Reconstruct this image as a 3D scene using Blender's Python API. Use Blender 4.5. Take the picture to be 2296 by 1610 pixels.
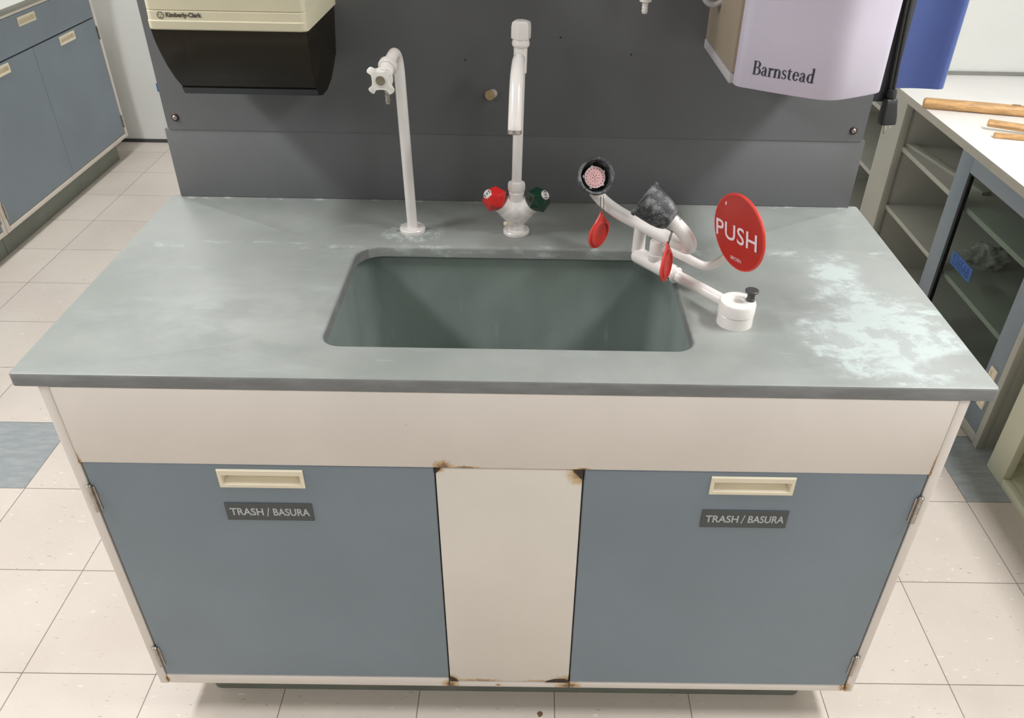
import bpy, bmesh, math, random
from mathutils import Vector, Matrix, noise as mnoise

random.seed(7)
SC = bpy.context.scene
COL = SC.collection
for _o in list(bpy.data.objects):
    bpy.data.objects.remove(_o)

# ------------------------------------------------------------------ camera
cam_d = bpy.data.cameras.new('camera')
cam = bpy.data.objects.new('camera', cam_d)
COL.objects.link(cam)
cam.location = (0.034, -1.0362, 1.6467)
cam.rotation_euler = (0.951, -0.0173, 0.0027)
cam_d.sensor_fit = 'HORIZONTAL'
cam_d.sensor_width = 36.0
cam_d.lens = 1824.576 / 2296 * 36.0
cam_d.shift_x = -50.12 / 2296
cam_d.shift_y = 51.91 / 2296
cam_d.clip_start = 0.02
SC.camera = cam

# ------------------------------------------------------------------ world and lights
w = bpy.data.worlds.new('world')
SC.world = w
w.use_nodes = True
w.node_tree.nodes['Background'].inputs[0].default_value = (0.9, 0.95, 1.0, 1)
w.node_tree.nodes['Background'].inputs[1].default_value = 0.15

ROOM_H = 2.75


def ceiling_lamp(x, y, power):
    d = bpy.data.lights.new('fluorescent_tube_light', 'AREA')
    d.shape = 'RECTANGLE'
    d.size = 0.35
    d.size_y = 1.25
    d.energy = power
    d.color = (0.975, 0.98, 1.0)
    o = bpy.data.objects.new('fluorescent_tube_light', d)
    COL.objects.link(o)
    o.location = (x, y, ROOM_H - 0.02)


for _x in (-1.95, 1.74):
    ceiling_lamp(_x, -2.4, 37)
    ceiling_lamp(_x, 0.05, 108)
    ceiling_lamp(_x, 2.7, 34)

SC.view_settings.view_transform = 'Standard'
SC.view_settings.look = 'None'
SC.view_settings.gamma = 1.0
SC.view_settings.use_curve_mapping = False
SC.view_settings.exposure = -0.65

# ------------------------------------------------------------------ materials


def lin(c):
    def f(v):
        v = v / 255.0
        return v / 12.92 if v <= 0.04045 else ((v + 0.055) / 1.055) ** 2.4
    return (f(c[0]), f(c[1]), f(c[2]), 1.0)


class NT:
    """small helper around a material's node tree"""

    def __init__(self, name):
        self.m = bpy.data.materials.new(name)
        self.m.use_nodes = True
        self.t = self.m.node_tree
        self.b = self.t.nodes['Principled BSDF']
        self._co = None

    def n(self, kind, **kw):
        nd = self.t.nodes.new(kind)
        for k, v in kw.items():
            setattr(nd, k, v)
        return nd

    def l(self, a, b):
        self.t.links.new(a, b)

    def co(self):
        if self._co is None:
            self._co = self.n('ShaderNodeTexCoord').outputs['Object']
        return self._co

    def mth(self, op, a, b=None, c=None, clamp=False):
        nd = self.n('ShaderNodeMath', operation=op)
        nd.use_clamp = clamp
        for i, v in enumerate((a, b, c)):
            if v is None:
                continue
            if isinstance(v, (int, float)):
                nd.inputs[i].default_value = v
            else:
                self.l(v, nd.inputs[i])
        return nd.outputs[0]

    def vec(self, op, a, b=None):
        nd = self.n('ShaderNodeVectorMath', operation=op)
        for i, v in enumerate((a, b)):
            if v is None:
                continue
            if isinstance(v, (tuple, list)):
                nd.inputs[i].default_value = v
            else:
                self.l(v, nd.inputs[i])
        return nd.outputs['Value'] if op in ('LENGTH', 'DOT_PRODUCT') else nd.outputs[0]

    def noise(self, scale, detail=4, rough=0.55, stretch=None, offset=None, dist=0.0):
        v = self.co()
        if offset:
            v = self.vec('ADD', v, offset)
        if stretch:
            v = self.vec('MULTIPLY', v, stretch)
        nd = self.n('ShaderNodeTexNoise')
        nd.inputs['Scale'].default_value = scale
        nd.inputs['Detail'].default_value = detail
        nd.inputs['Roughness'].default_value = rough
        nd.inputs['Distortion'].default_value = dist
        self.l(v, nd.inputs['Vector'])
        return nd.outputs['Fac']

    def ramp(self, v, a, b):
        """smooth 0..1 between a and b"""
        nd = self.n('ShaderNodeMapRange')
        nd.interpolation_type = 'SMOOTHSTEP'
        nd.inputs['From Min'].default_value = a
        nd.inputs['From Max'].default_value = b
        self.l(v, nd.inputs['Value'])
        return nd.outputs['Result']

    def blob(self, c, r):
        """1 at the centre c, 0 at the radii r"""
        d = self.vec('SUBTRACT', self.co(), c)
        d = self.vec('DIVIDE', d, r)
        return self.mth('SUBTRACT', 1.0, self.vec('LENGTH', d), clamp=True)

    def mix(self, f, a, b):
        nd = self.n('ShaderNodeMix', data_type='RGBA')
        for sock, v in ((nd.inputs[0], f), (nd.inputs[6], a), (nd.inputs[7], b)):
            if isinstance(v, (int, float)):
                sock.default_value = v
            elif isinstance(v, tuple):
                sock.default_value = v
            else:
                self.l(v, sock)
        return nd.outputs[2]

    def color(self, v):
        if isinstance(v, tuple):
            self.b.inputs['Base Color'].default_value = v
        else:
            self.l(v, self.b.inputs['Base Color'])

    def set(self, rough=None, metal=None, spec=None, coat=None):
        if rough is not None:
            if isinstance(rough, (int, float)):
                self.b.inputs['Roughness'].default_value = rough
            else:
                self.l(rough, self.b.inputs['Roughness'])
        if metal is not None:
            self.b.inputs['Metallic'].default_value = metal
        if spec is not None:
            self.b.inputs['Specular IOR Level'].default_value = spec
        if coat is not None:
            self.b.inputs['Coat Weight'].default_value = coat
            self.b.inputs['Coat Roughness'].default_value = 0.08

    def bump(self, h, strength=0.2, dist=0.002):
        nd = self.n('ShaderNodeBump')
        nd.inputs['Strength'].default_value = strength
        nd.inputs['Distance'].default_value = dist
        self.l(h, nd.inputs['Height'])
        self.l(nd.outputs[0], self.b.inputs['Normal'])


def simple(name, rgb, rough=0.45, var=0.06, scale=6.0, metal=0.0, spec=0.5, coat=None, bump=0.0, bscale=120):
    a = NT(name)
    c = lin(rgb)
    if var > 0:
        n = a.ramp(a.noise(scale, 5), 0.3, 0.7)
        lo = tuple(v * (1 - var) for v in c[:3]) + (1,)
        hi = tuple(min(1, v * (1 + var)) for v in c[:3]) + (1,)
        a.color(a.mix(n, lo, hi))
    else:
        a.color(c)
    a.set(rough, metal, spec, coat)
    if bump:
        a.bump(a.noise(bscale, 3), bump)
    return a.m


M = {}
M['cream_paint'] = simple('cream_paint', (223, 214, 205), 0.38, 0.03, 4)
M['cream_rail'] = simple('cream_rail', (216, 208, 196), 0.3, 0.04, 9)
M['blue_paint'] = simple('blue_grey_door_paint', (122, 134, 143), 0.36, 0.05, 3)
M['toe'] = simple('green_grey_toe_kick', (112, 116, 106), 0.6, 0.08, 8)
M['pull'] = simple('cream_plastic_pull', (232, 221, 196), 0.35, 0.02, 20)
M['chrome'] = simple('dull_chrome', (172, 166, 158), 0.28, 0.1, 60, metal=1.0)
M['sign'] = simple('charcoal_engraved_plastic', (70, 74, 74), 0.45, 0.03, 30)
M['sign_letter'] = simple('grey_engraved_letter', (184, 187, 187), 0.5, 0.03, 30)
M['panel'] = simple('dark_grey_laminate_panel', (100, 101, 102), 0.42, 0.04, 5)
M['white_coat'] = simple('white_epoxy_coating', (228, 222, 217), 0.25, 0.03, 12, coat=0.4)
M['white_plastic'] = simple('white_plastic_handle', (232, 228, 220), 0.4, 0.02, 20)
M['steel'] = simple('brushed_steel', (172, 166, 156), 0.35, 0.15, 70, metal=0.75)
M['olive_plug'] = simple('olive_grey_handle_insert', (128, 118, 98), 0.5, 0.12, 200)
M['red_knob'] = simple('red_faceted_plastic', (205, 40, 38), 0.2, 0.05, 20, coat=0.3)
M['green_knob'] = simple('dark_green_faceted_plastic', (8, 52, 36), 0.12, 0.05, 20, coat=0.5)
M['index_white'] = simple('white_index_disc', (215, 208, 205), 0.4, 0.02, 20)
M['black'] = simple('black_rubber', (30, 30, 32), 0.5, 0.08, 30)
M['dark_knob'] = simple('charcoal_plastic_button', (62, 61, 60), 0.45, 0.05, 40)
M['red_rubber'] = simple('red_rubber_cap', (234, 74, 64), 0.42, 0.06, 30)
M['push_red'] = simple('brick_red_push_plate', (172, 40, 30), 0.38, 0.04, 10)
M['push_rim'] = simple('bright_red_plate_rim', (206, 56, 42), 0.4, 0.08, 60)
M['push_letter'] = simple('pale_pink_white_lettering', (226, 200, 206), 0.5, 0.02, 10)
M['pink'] = simple('pink_spray_head', (226, 176, 176), 0.5, 0.08, 60)
M['hole'] = simple('dark_spray_hole', (70, 22, 26), 0.7, 0.0)
M['white_ring'] = simple('white_spray_ring', (228, 220, 212), 0.4, 0.02, 30)
M['brass_chain'] = simple('tarnished_bead_chain', (120, 112, 90), 0.4, 0.15, 200, metal=0.9)
M['lavender'] = simple('lavender_white_housing', (190, 182, 196), 0.34, 0.015, 8)
M['shaded_side'] = simple('shaded_beige_side', (150, 136, 118), 0.5, 0.05, 10)  # shade on the purifier's side is put into this beige
M['grey_band'] = simple('grey_base_band', (172, 168, 168), 0.5, 0.03, 10)
M['ink'] = simple('navy_black_print', (38, 42, 58), 0.5, 0.0)
M['blue_shell'] = simple('blue_plastic_shell', (68, 84, 140), 0.34, 0.04, 6)
M['dark_grey_plastic'] = simple('dark_grey_backplate', (62, 61, 66), 0.5, 0.05, 8)
M['disp_cream'] = simple('cream_dispenser_plastic', (198, 190, 164), 0.4, 0.03, 6)
M['brown_ink'] = simple('brown_grey_print', (72, 64, 56), 0.6, 0.0)
M['paper'] = simple('white_towel_paper', (205, 203, 196), 0.8, 0.03, 20)
M['cutter'] = simple('black_cutter_strip', (34, 34, 42), 0.3, 0.05, 40)
M['tan'] = simple('tan_peg_cap', (176, 150, 106), 0.6, 0.12, 90)
M['cork_white'] = simple('white_peg_body', (205, 202, 196), 0.5, 0.03, 40)
M['dark_screw'] = simple('dark_screw_ring', (72, 52, 52), 0.4, 0.1, 80, metal=0.5)
M['white_top'] = simple('white_bench_laminate', (236, 233, 228), 0.35, 0.02, 5)
M['edge_grey'] = simple('grey_white_bench_edge', (176, 172, 160), 0.5, 0.05, 8)
M['shelf_white'] = simple('off_white_cabinet_paint', (172, 172, 161), 0.45, 0.03, 6)
M['cream_green'] = simple('pale_green_cream_cabinet', (208, 208, 184), 0.45, 0.03, 6)
M['blue_tape'] = simple('blue_masking_tape', (44, 92, 160), 0.6, 0.05, 40)
M['tape_ink'] = simple('blue_black_marker', (20, 45, 105), 0.6, 0.0)
M['wall'] = simple('off_white_wall_paint', (216, 217, 212), 0.6, 0.02, 2)
M['trim_grey'] = simple('grey_trim', (132, 132, 126), 0.5, 0.04, 10)
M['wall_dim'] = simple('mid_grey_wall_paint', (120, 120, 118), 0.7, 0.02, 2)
M['ceiling'] = simple('white_ceiling_board', (170, 170, 168), 0.8, 0.03, 3)
M['base_cove'] = simple('black_vinyl_base', (66, 67, 66), 0.5, 0.05, 10)
M['gasket'] = simple('black_gasket', (22, 24, 24), 0.5, 0.05, 40)
M['rust_dark'] = simple('dark_rust_gap', (60, 48, 38), 0.8, 0.3, 200)


def make_glass():
    a = NT('clear_door_glass')
    t = a.t
    out = t.nodes['Material Output']
    tr = a.n('ShaderNodeBsdfTransparent')
    tr.inputs[0].default_value = (0.80, 0.85, 0.83, 1)
    gl = a.n('ShaderNodeBsdfGlossy')
    gl.inputs['Roughness'].default_value = 0.04
    fr = a.n('ShaderNodeLayerWeight')
    fr.inputs[0].default_value = 0.12
    gm = a.n('ShaderNodeNewGeometry')
    fc = a.mth('MULTIPLY', fr.outputs['Fresnel'], a.mth('SUBTRACT', 1.0, gm.outputs['Backfacing']))
    mx = a.n('ShaderNodeMixShader')
    a.l(fc, mx.inputs[0])
    a.l(tr.outputs[0], mx.inputs[1])
    a.l(gl.outputs[0], mx.inputs[2])
    a.l(mx.outputs[0], out.inputs[0])
    return a.m


def make_smoked():
    a = NT('smoked_brown_plastic')
    out = a.t.nodes['Material Output']
    a.color(lin((44, 36, 24)))
    a.set(0.16, 0, 0.5)
    tr = a.n('ShaderNodeBsdfTransparent')
    tr.inputs[0].default_value = (0.16, 0.13, 0.08, 1)
    mx = a.n('ShaderNodeMixShader')
    mx.inputs[0].default_value = 0.5
    a.l(tr.outputs[0], mx.inputs[1])
    a.l(a.b.outputs[0], mx.inputs[2])
    a.l(mx.outputs[0], out.inputs[0])
    return a.m


M['glass'] = make_glass()
M['smoked'] = make_smoked()


def make_wood(name, rgb, axis_stretch):
    a = NT(name)
    c = lin(rgb)
    n1 = a.noise(14, 6, 0.6, stretch=axis_stretch, dist=0.4)
    n2 = a.noise(60, 3, 0.6, stretch=axis_stretch)
    f = a.ramp(a.mth('ADD', a.mth('MULTIPLY', n1, 0.7), a.mth('MULTIPLY', n2, 0.3)), 0.35, 0.68)
    a.color(a.mix(f, tuple(v * 0.62 for v in c[:3]) + (1,), tuple(min(1, v * 1.12) for v in c[:3]) + (1,)))
    a.set(0.5)
    return a.m


M['wood'] = make_wood('pale_oak_wood', (214, 168, 112), (0.9, 6, 6))
M['wood_brown'] = make_wood('brown_stained_wood', (150, 104, 66), (0.9, 6, 6))


def make_floor():
    a = NT('vinyl_composition_tile')
    T = 0.3048
    sep = a.n('ShaderNodeSeparateXYZ')
    p = a.vec('DIVIDE', a.vec('ADD', a.co(), (0.8099, -0.0926, 0)), (T, T, 1))
    a.l(p, sep.inputs[0])
    x, y = sep.outputs[0], sep.outputs[1]
    fx, fy = a.mth('FLOOR', x), a.mth('FLOOR', y)
    rx, ry = a.mth('FRACT', x), a.mth('FRACT', y)

    def edge(r):
        return a.mth('MINIMUM', r, a.mth('SUBTRACT', 1.0, r))
    e = a.mth('MINIMUM', edge(rx), edge(ry))
    seam = a.mth('SUBTRACT', 1.0, a.ramp(e, 0.0022, 0.0055))
    # one blue-grey tile in every five of the third row
    m5 = a.mth('FLOORED_MODULO', a.mth('ADD', fx, 3.0), 5.0)
    isx = a.mth('LESS_THAN', m5, 0.5)
    isy = a.mth('COMPARE', fy, 2.0, 0.4)
    blue = a.mth('MULTIPLY', isx, isy)
    # per tile tone
    wn = a.n('ShaderNodeTexWhiteNoise', noise_dimensions='2D')
    cb = a.n('ShaderNodeCombineXYZ')
    a.l(fx, cb.inputs[0])
    a.l(fy, cb.inputs[1])
    a.l(cb.outputs[0], wn.inputs['Vector'])
    tone = wn.outputs['Value']
    big = a.ramp(a.noise(3.0, 4), 0.35, 0.65)
    cream = a.mix(a.mth('ADD', a.mth('MULTIPLY', tone, 0.5), a.mth('MULTIPLY', big, 0.5)),
                  lin((200, 189, 178)), lin((209, 200, 189)))
    # marbling flecks running along x
    f1 = a.ramp(a.noise(66, 3, 0.6, stretch=(0.55, 1.5, 1)), 0.67, 0.72)
    f2 = a.ramp(a.noise(95, 2, 0.5, stretch=(0.5, 1.4, 1), offset=(3.3, 1.7, 0)), 0.69, 0.74)
    f3 = a.ramp(a.noise(70, 3, 0.5, stretch=(0.5, 1.3, 1), offset=(7.1, 9.2, 0)), 0.65, 0.74)
    cream = a.mix(a.mth('MULTIPLY', f1, 0.55), cream, lin((172, 158, 146)))
    cream = a.mix(a.mth('MULTIPLY', f2, 0.6), cream, lin((128, 118, 112)))
    cream = a.mix(a.mth('MULTIPLY', f3, 0.45), cream, lin((242, 238, 228)))
    bl = a.mix(a.ramp(a.noise(30, 6, 0.6, stretch=(0.5, 1.6, 1)), 0.35, 0.7), lin((142, 147, 148)), lin((158, 162, 162)))
    col = a.mix(blue, cream, bl)
    # grit and a brown spot near the cabinet
    grit = a.mth('MULTIPLY', a.ramp(a.noise(210, 2, 0.5), 0.70, 0.74), a.ramp(a.noise(6, 3), 0.52, 0.66))
    col = a.mix(a.mth('MULTIPLY', grit, 0.8), col, lin((90, 78, 70)))
    spot = a.ramp(a.mth('ADD', a.blob((0.072, 0.005, 0), (0.012, 0.014, 1)), a.mth('MULTIPLY', a.noise(160, 3), 0.5)), 0.72, 0.8)
    col = a.mix(spot, col, lin((112, 86, 68)))
    col = a.mix(a.mth('MULTIPLY', seam, 0.8), col, lin((88, 80, 72)))
    a.color(col)
    a.set(a.mth('ADD', 0.3, a.mth('MULTIPLY', big, 0.12)), 0, 0.4)
    return a.m


M['floor'] = make_floor()


def make_counter():
    a = NT('grey_green_epoxy_worktop')
    base = a.mix(a.ramp(a.noise(3.2, 5, 0.6), 0.32, 0.68), lin((133, 137, 132)), lin((149, 152, 147)))
    # lamp sheen painted as a pale patch on the left, then pale wear streaks
    sheen = a.mth('MULTIPLY', a.blob((-0.47, 0.17, 0.9), (0.34, 0.24, 1)), a.ramp(a.noise(7, 7, 0.62, stretch=(0.8, 1.3, 1)), 0.3, 0.62))
    base = a.mix(a.mth('MULTIPLY', sheen, 0.75, clamp=True), base, lin((172, 175, 170)))
    hz2 = a.mth('MULTIPLY', a.ramp(a.noise(11, 8, 0.66, stretch=(0.45, 1.4, 1), offset=(2.0, 5, 0)), 0.54, 0.74), 0.28)
    base = a.mix(hz2, base, lin((172, 178, 175)))
    # crusty mineral stain by the right front corner
    n1 = a.noise(15, 10, 0.70, stretch=(0.8, 1.15, 1), offset=(1.3, 0.2, 0), dist=0.35)
    n2 = a.noise(30, 9, 0.72, stretch=(0.75, 1.2, 1), offset=(5.1, 2.2, 0), dist=0.3)
    reg = a.mth('MAXIMUM', a.blob((0.645, 0.155, 0.9), (0.185, 0.20, 1)), a.mth('MULTIPLY', a.blob((0.625, 0.36, 0.9), (0.085, 0.16, 1)), 0.75))
    soft = a.ramp(a.mth('ADD', n1, a.mth('MULTIPLY', reg, 0.55)), 0.50, 0.86)
    soft = a.mth('MULTIPLY', soft, a.ramp(reg, 0.02, 0.25))
    crust = a.ramp(a.mth('ADD', a.mth('ADD', a.mth('MULTIPLY', n1, 0.5), a.mth('MULTIPLY', n2, 0.5)), a.mth('MULTIPLY', reg, 0.22)), 0.555, 0.66)
    crust = a.mth('MULTIPLY', crust, a.ramp(reg, 0.04, 0.28))
    hole = a.ramp(a.noise(12, 8, 0.66, offset=(9.2, 4.4, 0)), 0.53, 0.60)
    crust = a.mth('MULTIPLY', crust, a.mth('SUBTRACT', 1.0, a.mth('MULTIPLY', hole, 0.9)))
    base = a.mix(a.mth('MULTIPLY', a.ramp(reg, 0.0, 0.5), 0.35), base, lin((156, 155, 155)))
    base = a.mix(a.mth('MULTIPLY', soft, 0.45), base, lin((166, 173, 170)))
    base = a.mix(a.mth('MULTIPLY', crust, 0.75), base, lin((180, 190, 186)))
    # white scale round the gooseneck foot, along the splash joint and the sink rim
    ring = a.mth('MULTIPLY', a.ramp(a.blob((-0.213, 0.531, 0.908), (0.075, 0.055, 1)), 0.0, 0.35), a.ramp(a.noise(60, 7, 0.7), 0.44, 0.62))
    base = a.mix(a.mth('MULTIPLY', ring, 0.6), base, lin((205, 214, 210)))
    joint = a.mth('MULTIPLY', a.ramp(a.blob((0, 0.70, 0.908), (50, 0.018, 1)), 0.1, 0.6), a.ramp(a.noise(30, 6, 0.7), 0.52, 0.66))
    base = a.mix(a.mth('MULTIPLY', joint, 0.7), base, lin((205, 208, 206)))
    rim = a.mth('MULTIPLY', a.ramp(a.blob((0.0, 0.462, 0.90), (50, 0.022, 0.05)), 0.05, 0.5), a.ramp(a.noise(34, 7, 0.72, stretch=(0.5, 1, 1)), 0.5, 0.66))
    base = a.mix(a.mth('MULTIPLY', rim, 0.6), base, lin((192, 198, 195)))
    # fine pale scratches
    sc = a.ramp(a.noise(24, 2, 0.4, stretch=(0.5, 9, 1), offset=(4, 8, 0)), 0.73, 0.76)
    base = a.mix(a.mth('MULTIPLY', sc, 0.16), base, lin((205, 210, 208)))
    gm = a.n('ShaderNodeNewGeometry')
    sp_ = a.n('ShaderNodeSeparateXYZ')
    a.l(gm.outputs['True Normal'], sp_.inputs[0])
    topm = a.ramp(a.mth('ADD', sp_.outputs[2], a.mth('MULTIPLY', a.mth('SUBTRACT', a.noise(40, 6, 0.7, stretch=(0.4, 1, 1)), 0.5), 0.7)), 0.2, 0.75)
    edge = a.mix(a.ramp(a.noise(22, 6, 0.65, stretch=(0.4, 1, 1.5)), 0.35, 0.7), lin((115, 115, 114)), lin((132, 133, 132)))  # side faces toned darker than the top, shading put into the colour
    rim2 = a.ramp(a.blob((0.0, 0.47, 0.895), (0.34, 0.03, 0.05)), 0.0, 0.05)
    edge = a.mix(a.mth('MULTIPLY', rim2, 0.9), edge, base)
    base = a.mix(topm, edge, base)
    a.color(base)
    rr = a.mth('ADD', 0.32, a.mth('MULTIPLY', a.noise(9, 6), 0.25))
    a.set(rr, 0, 0.45)
    return a.m


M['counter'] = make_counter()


def make_basin():
    a = NT('green_grey_epoxy_basin')
    c = a.mix(a.ramp(a.noise(5, 5, stretch=(1.4, 1.4, 0.5)), 0.3, 0.7), lin((122, 133, 127)), lin((136, 146, 140)))
    s = a.ramp(a.noise(16, 7, 0.7, stretch=(2.2, 2.2, 0.35), offset=(3, 1, 0)), 0.6, 0.75)
    c = a.mix(a.mth('MULTIPLY', s, 0.35), c, lin((168, 180, 174)))
    a.color(c)
    a.set(0.4, 0, 0.4)
    return a.m


M['basin'] = make_basin()


def make_rusty(name, rgb, spots):
    """cream paint with rust-stained spots: spots = [(centre, radii)]"""
    a = NT(name)
    c = lin(rgb)
    col = a.mix(a.ramp(a.noise(4, 4), 0.3, 0.7), tuple(v * 0.97 for v in c[:3]) + (1,), tuple(v * 1.03 for v in c[:3]) + (1,))
    tot = None
    for ctr, rad in spots:
        b = a.blob(ctr, rad)
        tot = b if tot is None else a.mth('MAXIMUM', tot, b)
    n = a.noise(120, 6, 0.7)
    v = a.mth('ADD', tot, a.mth('MULTIPLY', a.mth('SUBTRACT', n, 0.5), 1.1))
    v = a.mth('MULTIPLY', v, a.ramp(tot, 0.0, 0.15))
    col = a.mix(a.mth('MULTIPLY', a.ramp(v, 0.25, 0.6), 0.75), col, lin((196, 158, 96)))
    col = a.mix(a.mth('MULTIPLY', a.ramp(v, 0.55, 0.85), 0.85), col, lin((120, 80, 46)))
    sp = a.ramp(a.noise(95, 2, 0.5, offset=(2, 2, 9)), 0.785, 0.80)
    col = a.mix(a.mth('MULTIPLY', sp, 0.6), col, lin((130, 112, 96)))
    a.color(col)
    a.set(0.36)
    return a.m


def make_worn_rubber():
    a = NT('worn_black_rubber')
    n = a.ramp(a.noise(70, 7, 0.7), 0.42, 0.66)
    a.color(a.mix(n, lin((50, 51, 52)), lin((128, 130, 130))))
    a.set(0.6)
    a.bump(a.noise(160, 4), 0.3)
    return a.m


M['worn_rubber'] = make_worn_rubber()

# ------------------------------------------------------------------ mesh helpers
I4 = Matrix.Identity(4)


def frame(o, U, V, W):
    U, V, W = Vector(U), Vector(V), Vector(W)
    return Matrix(((U.x, V.x, W.x, o[0]), (U.y, V.y, W.y, o[1]), (U.z, V.z, W.z, o[2]), (0, 0, 0, 1)))


def axis_frame(o, w, up=(0, 0, 1)):
    """frame at o whose local z runs along w, local y as near to up as possible"""
    w = Vector(w).normalized()
    up = Vector(up)
    u = up.cross(w)
    if u.length < 1e-5:
        u = Vector((1, 0, 0)).cross(w)
    u.normalize()
    v = w.cross(u)
    return frame(o, u, v, w)


def bx(bm, lo, hi, Mx=I4, bev=0.0, seg=2, mi=0):
    r = bmesh.ops.create_cube(bm, size=1.0)
    vs = r['verts']
    c = [(lo[i] + hi[i]) / 2 for i in range(3)]
    s = [abs(hi[i] - lo[i]) for i in range(3)]
    for v in vs:
        v.co = Vector((c[0] + v.co.x * s[0], c[1] + v.co.y * s[1], c[2] + v.co.z * s[2]))
    fs = {f for v in vs for f in v.link_faces}
    if bev > 0:
        es = list({e for v in vs for e in v.link_edges})
        rr = bmesh.ops.bevel(bm, geom=es, offset=bev, offset_type='OFFSET', segments=seg, profile=0.5, affect='EDGES', clamp_overlap=True)
        vs = list({v for f in bm.faces for v in f.verts if v in set(rr['verts'])} | {v for v in vs if v.is_valid})
        fs = {f for v in vs for f in v.link_faces}
    for f in fs:
        f.material_index = mi
    for v in vs:
        v.co = Mx @ v.co
    return vs


def lathe(bm, prof, Mx=I4, seg=40, cap0=True, cap1=True, mi=0):
    """prof = [(radius, height)] turned about local z"""
    rings = []
    for r, h in prof:
        if r < 1e-6:
            rings.append([bm.verts.new(Mx @ Vector((0, 0, h)))])
        else:
            rings.append([bm.verts.new(Mx @ Vector((r * math.cos(2 * math.pi * k / seg), r * math.sin(2 * math.pi * k / seg), h))) for k in range(seg)])
    fs = []
    for a, b in zip(rings[:-1], rings[1:]):
        for k in range(seg):
            k2 = (k + 1) % seg
            if len(a) == 1 and len(b) == 1:
                continue
            if len(a) == 1:
                fs.append(bm.faces.new((a[0], b[k], b[k2])))
            elif len(b) == 1:
                fs.append(bm.faces.new((a[k], a[k2], b[0])))
            else:
                fs.append(bm.faces.new((a[k], a[k2], b[k2], b[k])))
    if cap0 and len(rings[0]) > 1:
        fs.append(bm.faces.new(list(reversed(rings[0]))))
    if cap1 and len(rings[-1]) > 1:
        fs.append(bm.faces.new(rings[-1]))
    for f in fs:
        f.material_index = mi


def catmull(pts, n=8):
    P = [Vector(p) for p in pts]
    if len(P) < 3:
        return P
    out = []
    Q = [P[0] * 2 - P[1]] + P + [P[-1] * 2 - P[-2]]
    for i in range(1, len(Q) - 2):
        p0, p1, p2, p3 = Q[i - 1:i + 3]
        for k in range(n):
            t = k / n
            out.append(0.5 * ((2 * p1) + (p2 - p0) * t + (2 * p0 - 5 * p1 + 4 * p2 - p3) * t * t + (3 * p1 - p0 - 3 * p2 + p3) * t ** 3))
    out.append(P[-1])
    return out


def tube(bm, pts, rad, seg=24, cap=True, round_ends=False, mi=0):
    """sweep a circle along pts; rad a number or a list per point"""
    P = [Vector(p) for p in pts]
    n = len(P)
    R = rad if isinstance(rad, (list, tuple)) else [rad] * n
    T = []
    for i in range(n):
        a, b = P[max(0, i - 1)], P[min(n - 1, i + 1)]
        T.append((b - a).normalized())
    u = Vector((0, 0, 1)).cross(T[0])
    if u.length < 1e-4:
        u = Vector((1, 0, 0)).cross(T[0])
    u.normalize()
    rings = []
    for i in range(n):
        if i:
            u = u - T[i] * u.dot(T[i])
            u.normalize()
        v = T[i].cross(u)
        rings.append([bm.verts.new(P[i] + (u * math.cos(2 * math.pi * k / seg) + v * math.sin(2 * math.pi * k / seg)) * R[i]) for k in range(seg)])
    fs = []
    for a, b in zip(rings[:-1], rings[1:]):
        for k in range(seg):
            k2 = (k + 1) % seg
            fs.append(bm.faces.new((a[k], a[k2], b[k2], b[k])))
    if cap:
        for ring, p, t, s in ((rings[0], P[0], -T[0], 0), (rings[-1], P[-1], T[-1], 1)):
            rr = R[0] if s == 0 else R[-1]
            prev = ring
            if round_ends:
                for q in range(1, 4):
                    a = q * math.pi / 8
                    nr = [bm.verts.new(p + (v.co - p) * math.cos(a) + t * rr * math.sin(a)) for v in ring]
                    for k in range(seg):
                        k2 = (k + 1) % seg
                        fs.append(bm.faces.new((prev[k], prev[k2], nr[k2], nr[k])))
                    prev = nr
            fs.append(bm.faces.new(prev))
    for f in fs:
        f.material_index = mi


def prism(bm, poly, d0, d1, Mx=I4, mi=0):
    """polygon in local xy extruded from z=d0 to z=d1"""
    a = [bm.verts.new(Mx @ Vector((x, y, d0))) for x, y in poly]
    b = [bm.verts.new(Mx @ Vector((x, y, d1))) for x, y in poly]
    n = len(poly)
    fs = [bm.faces.new(list(reversed(a))), bm.faces.new(b)]
    for k in range(n):
        k2 = (k + 1) % n
        fs.append(bm.faces.new((a[k], a[k2], b[k2], b[k])))
    for f in fs:
        f.material_index = mi


def rrect(x0, x1, y0, y1, r, n=6):
    out = []
    rs = r if isinstance(r, (list, tuple)) else (r, r, r, r)   # order: x1y0, x1y1, x0y1, x0y0
    for (cx, cy, a0), q in zip(((x1, y0, -90), (x1, y1, 0), (x0, y1, 90), (x0, y0, 180)), rs):
        sx = -1 if cx == x1 else 1
        sy = 1 if cy == y0 else -1
        px, py = cx + sx * q, cy + sy * q
        for k in range(n + 1):
            a = math.radians(a0 + 90 * k / n)
            out.append((px + q * math.cos(a), py + q * math.sin(a)))
    return out


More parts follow.
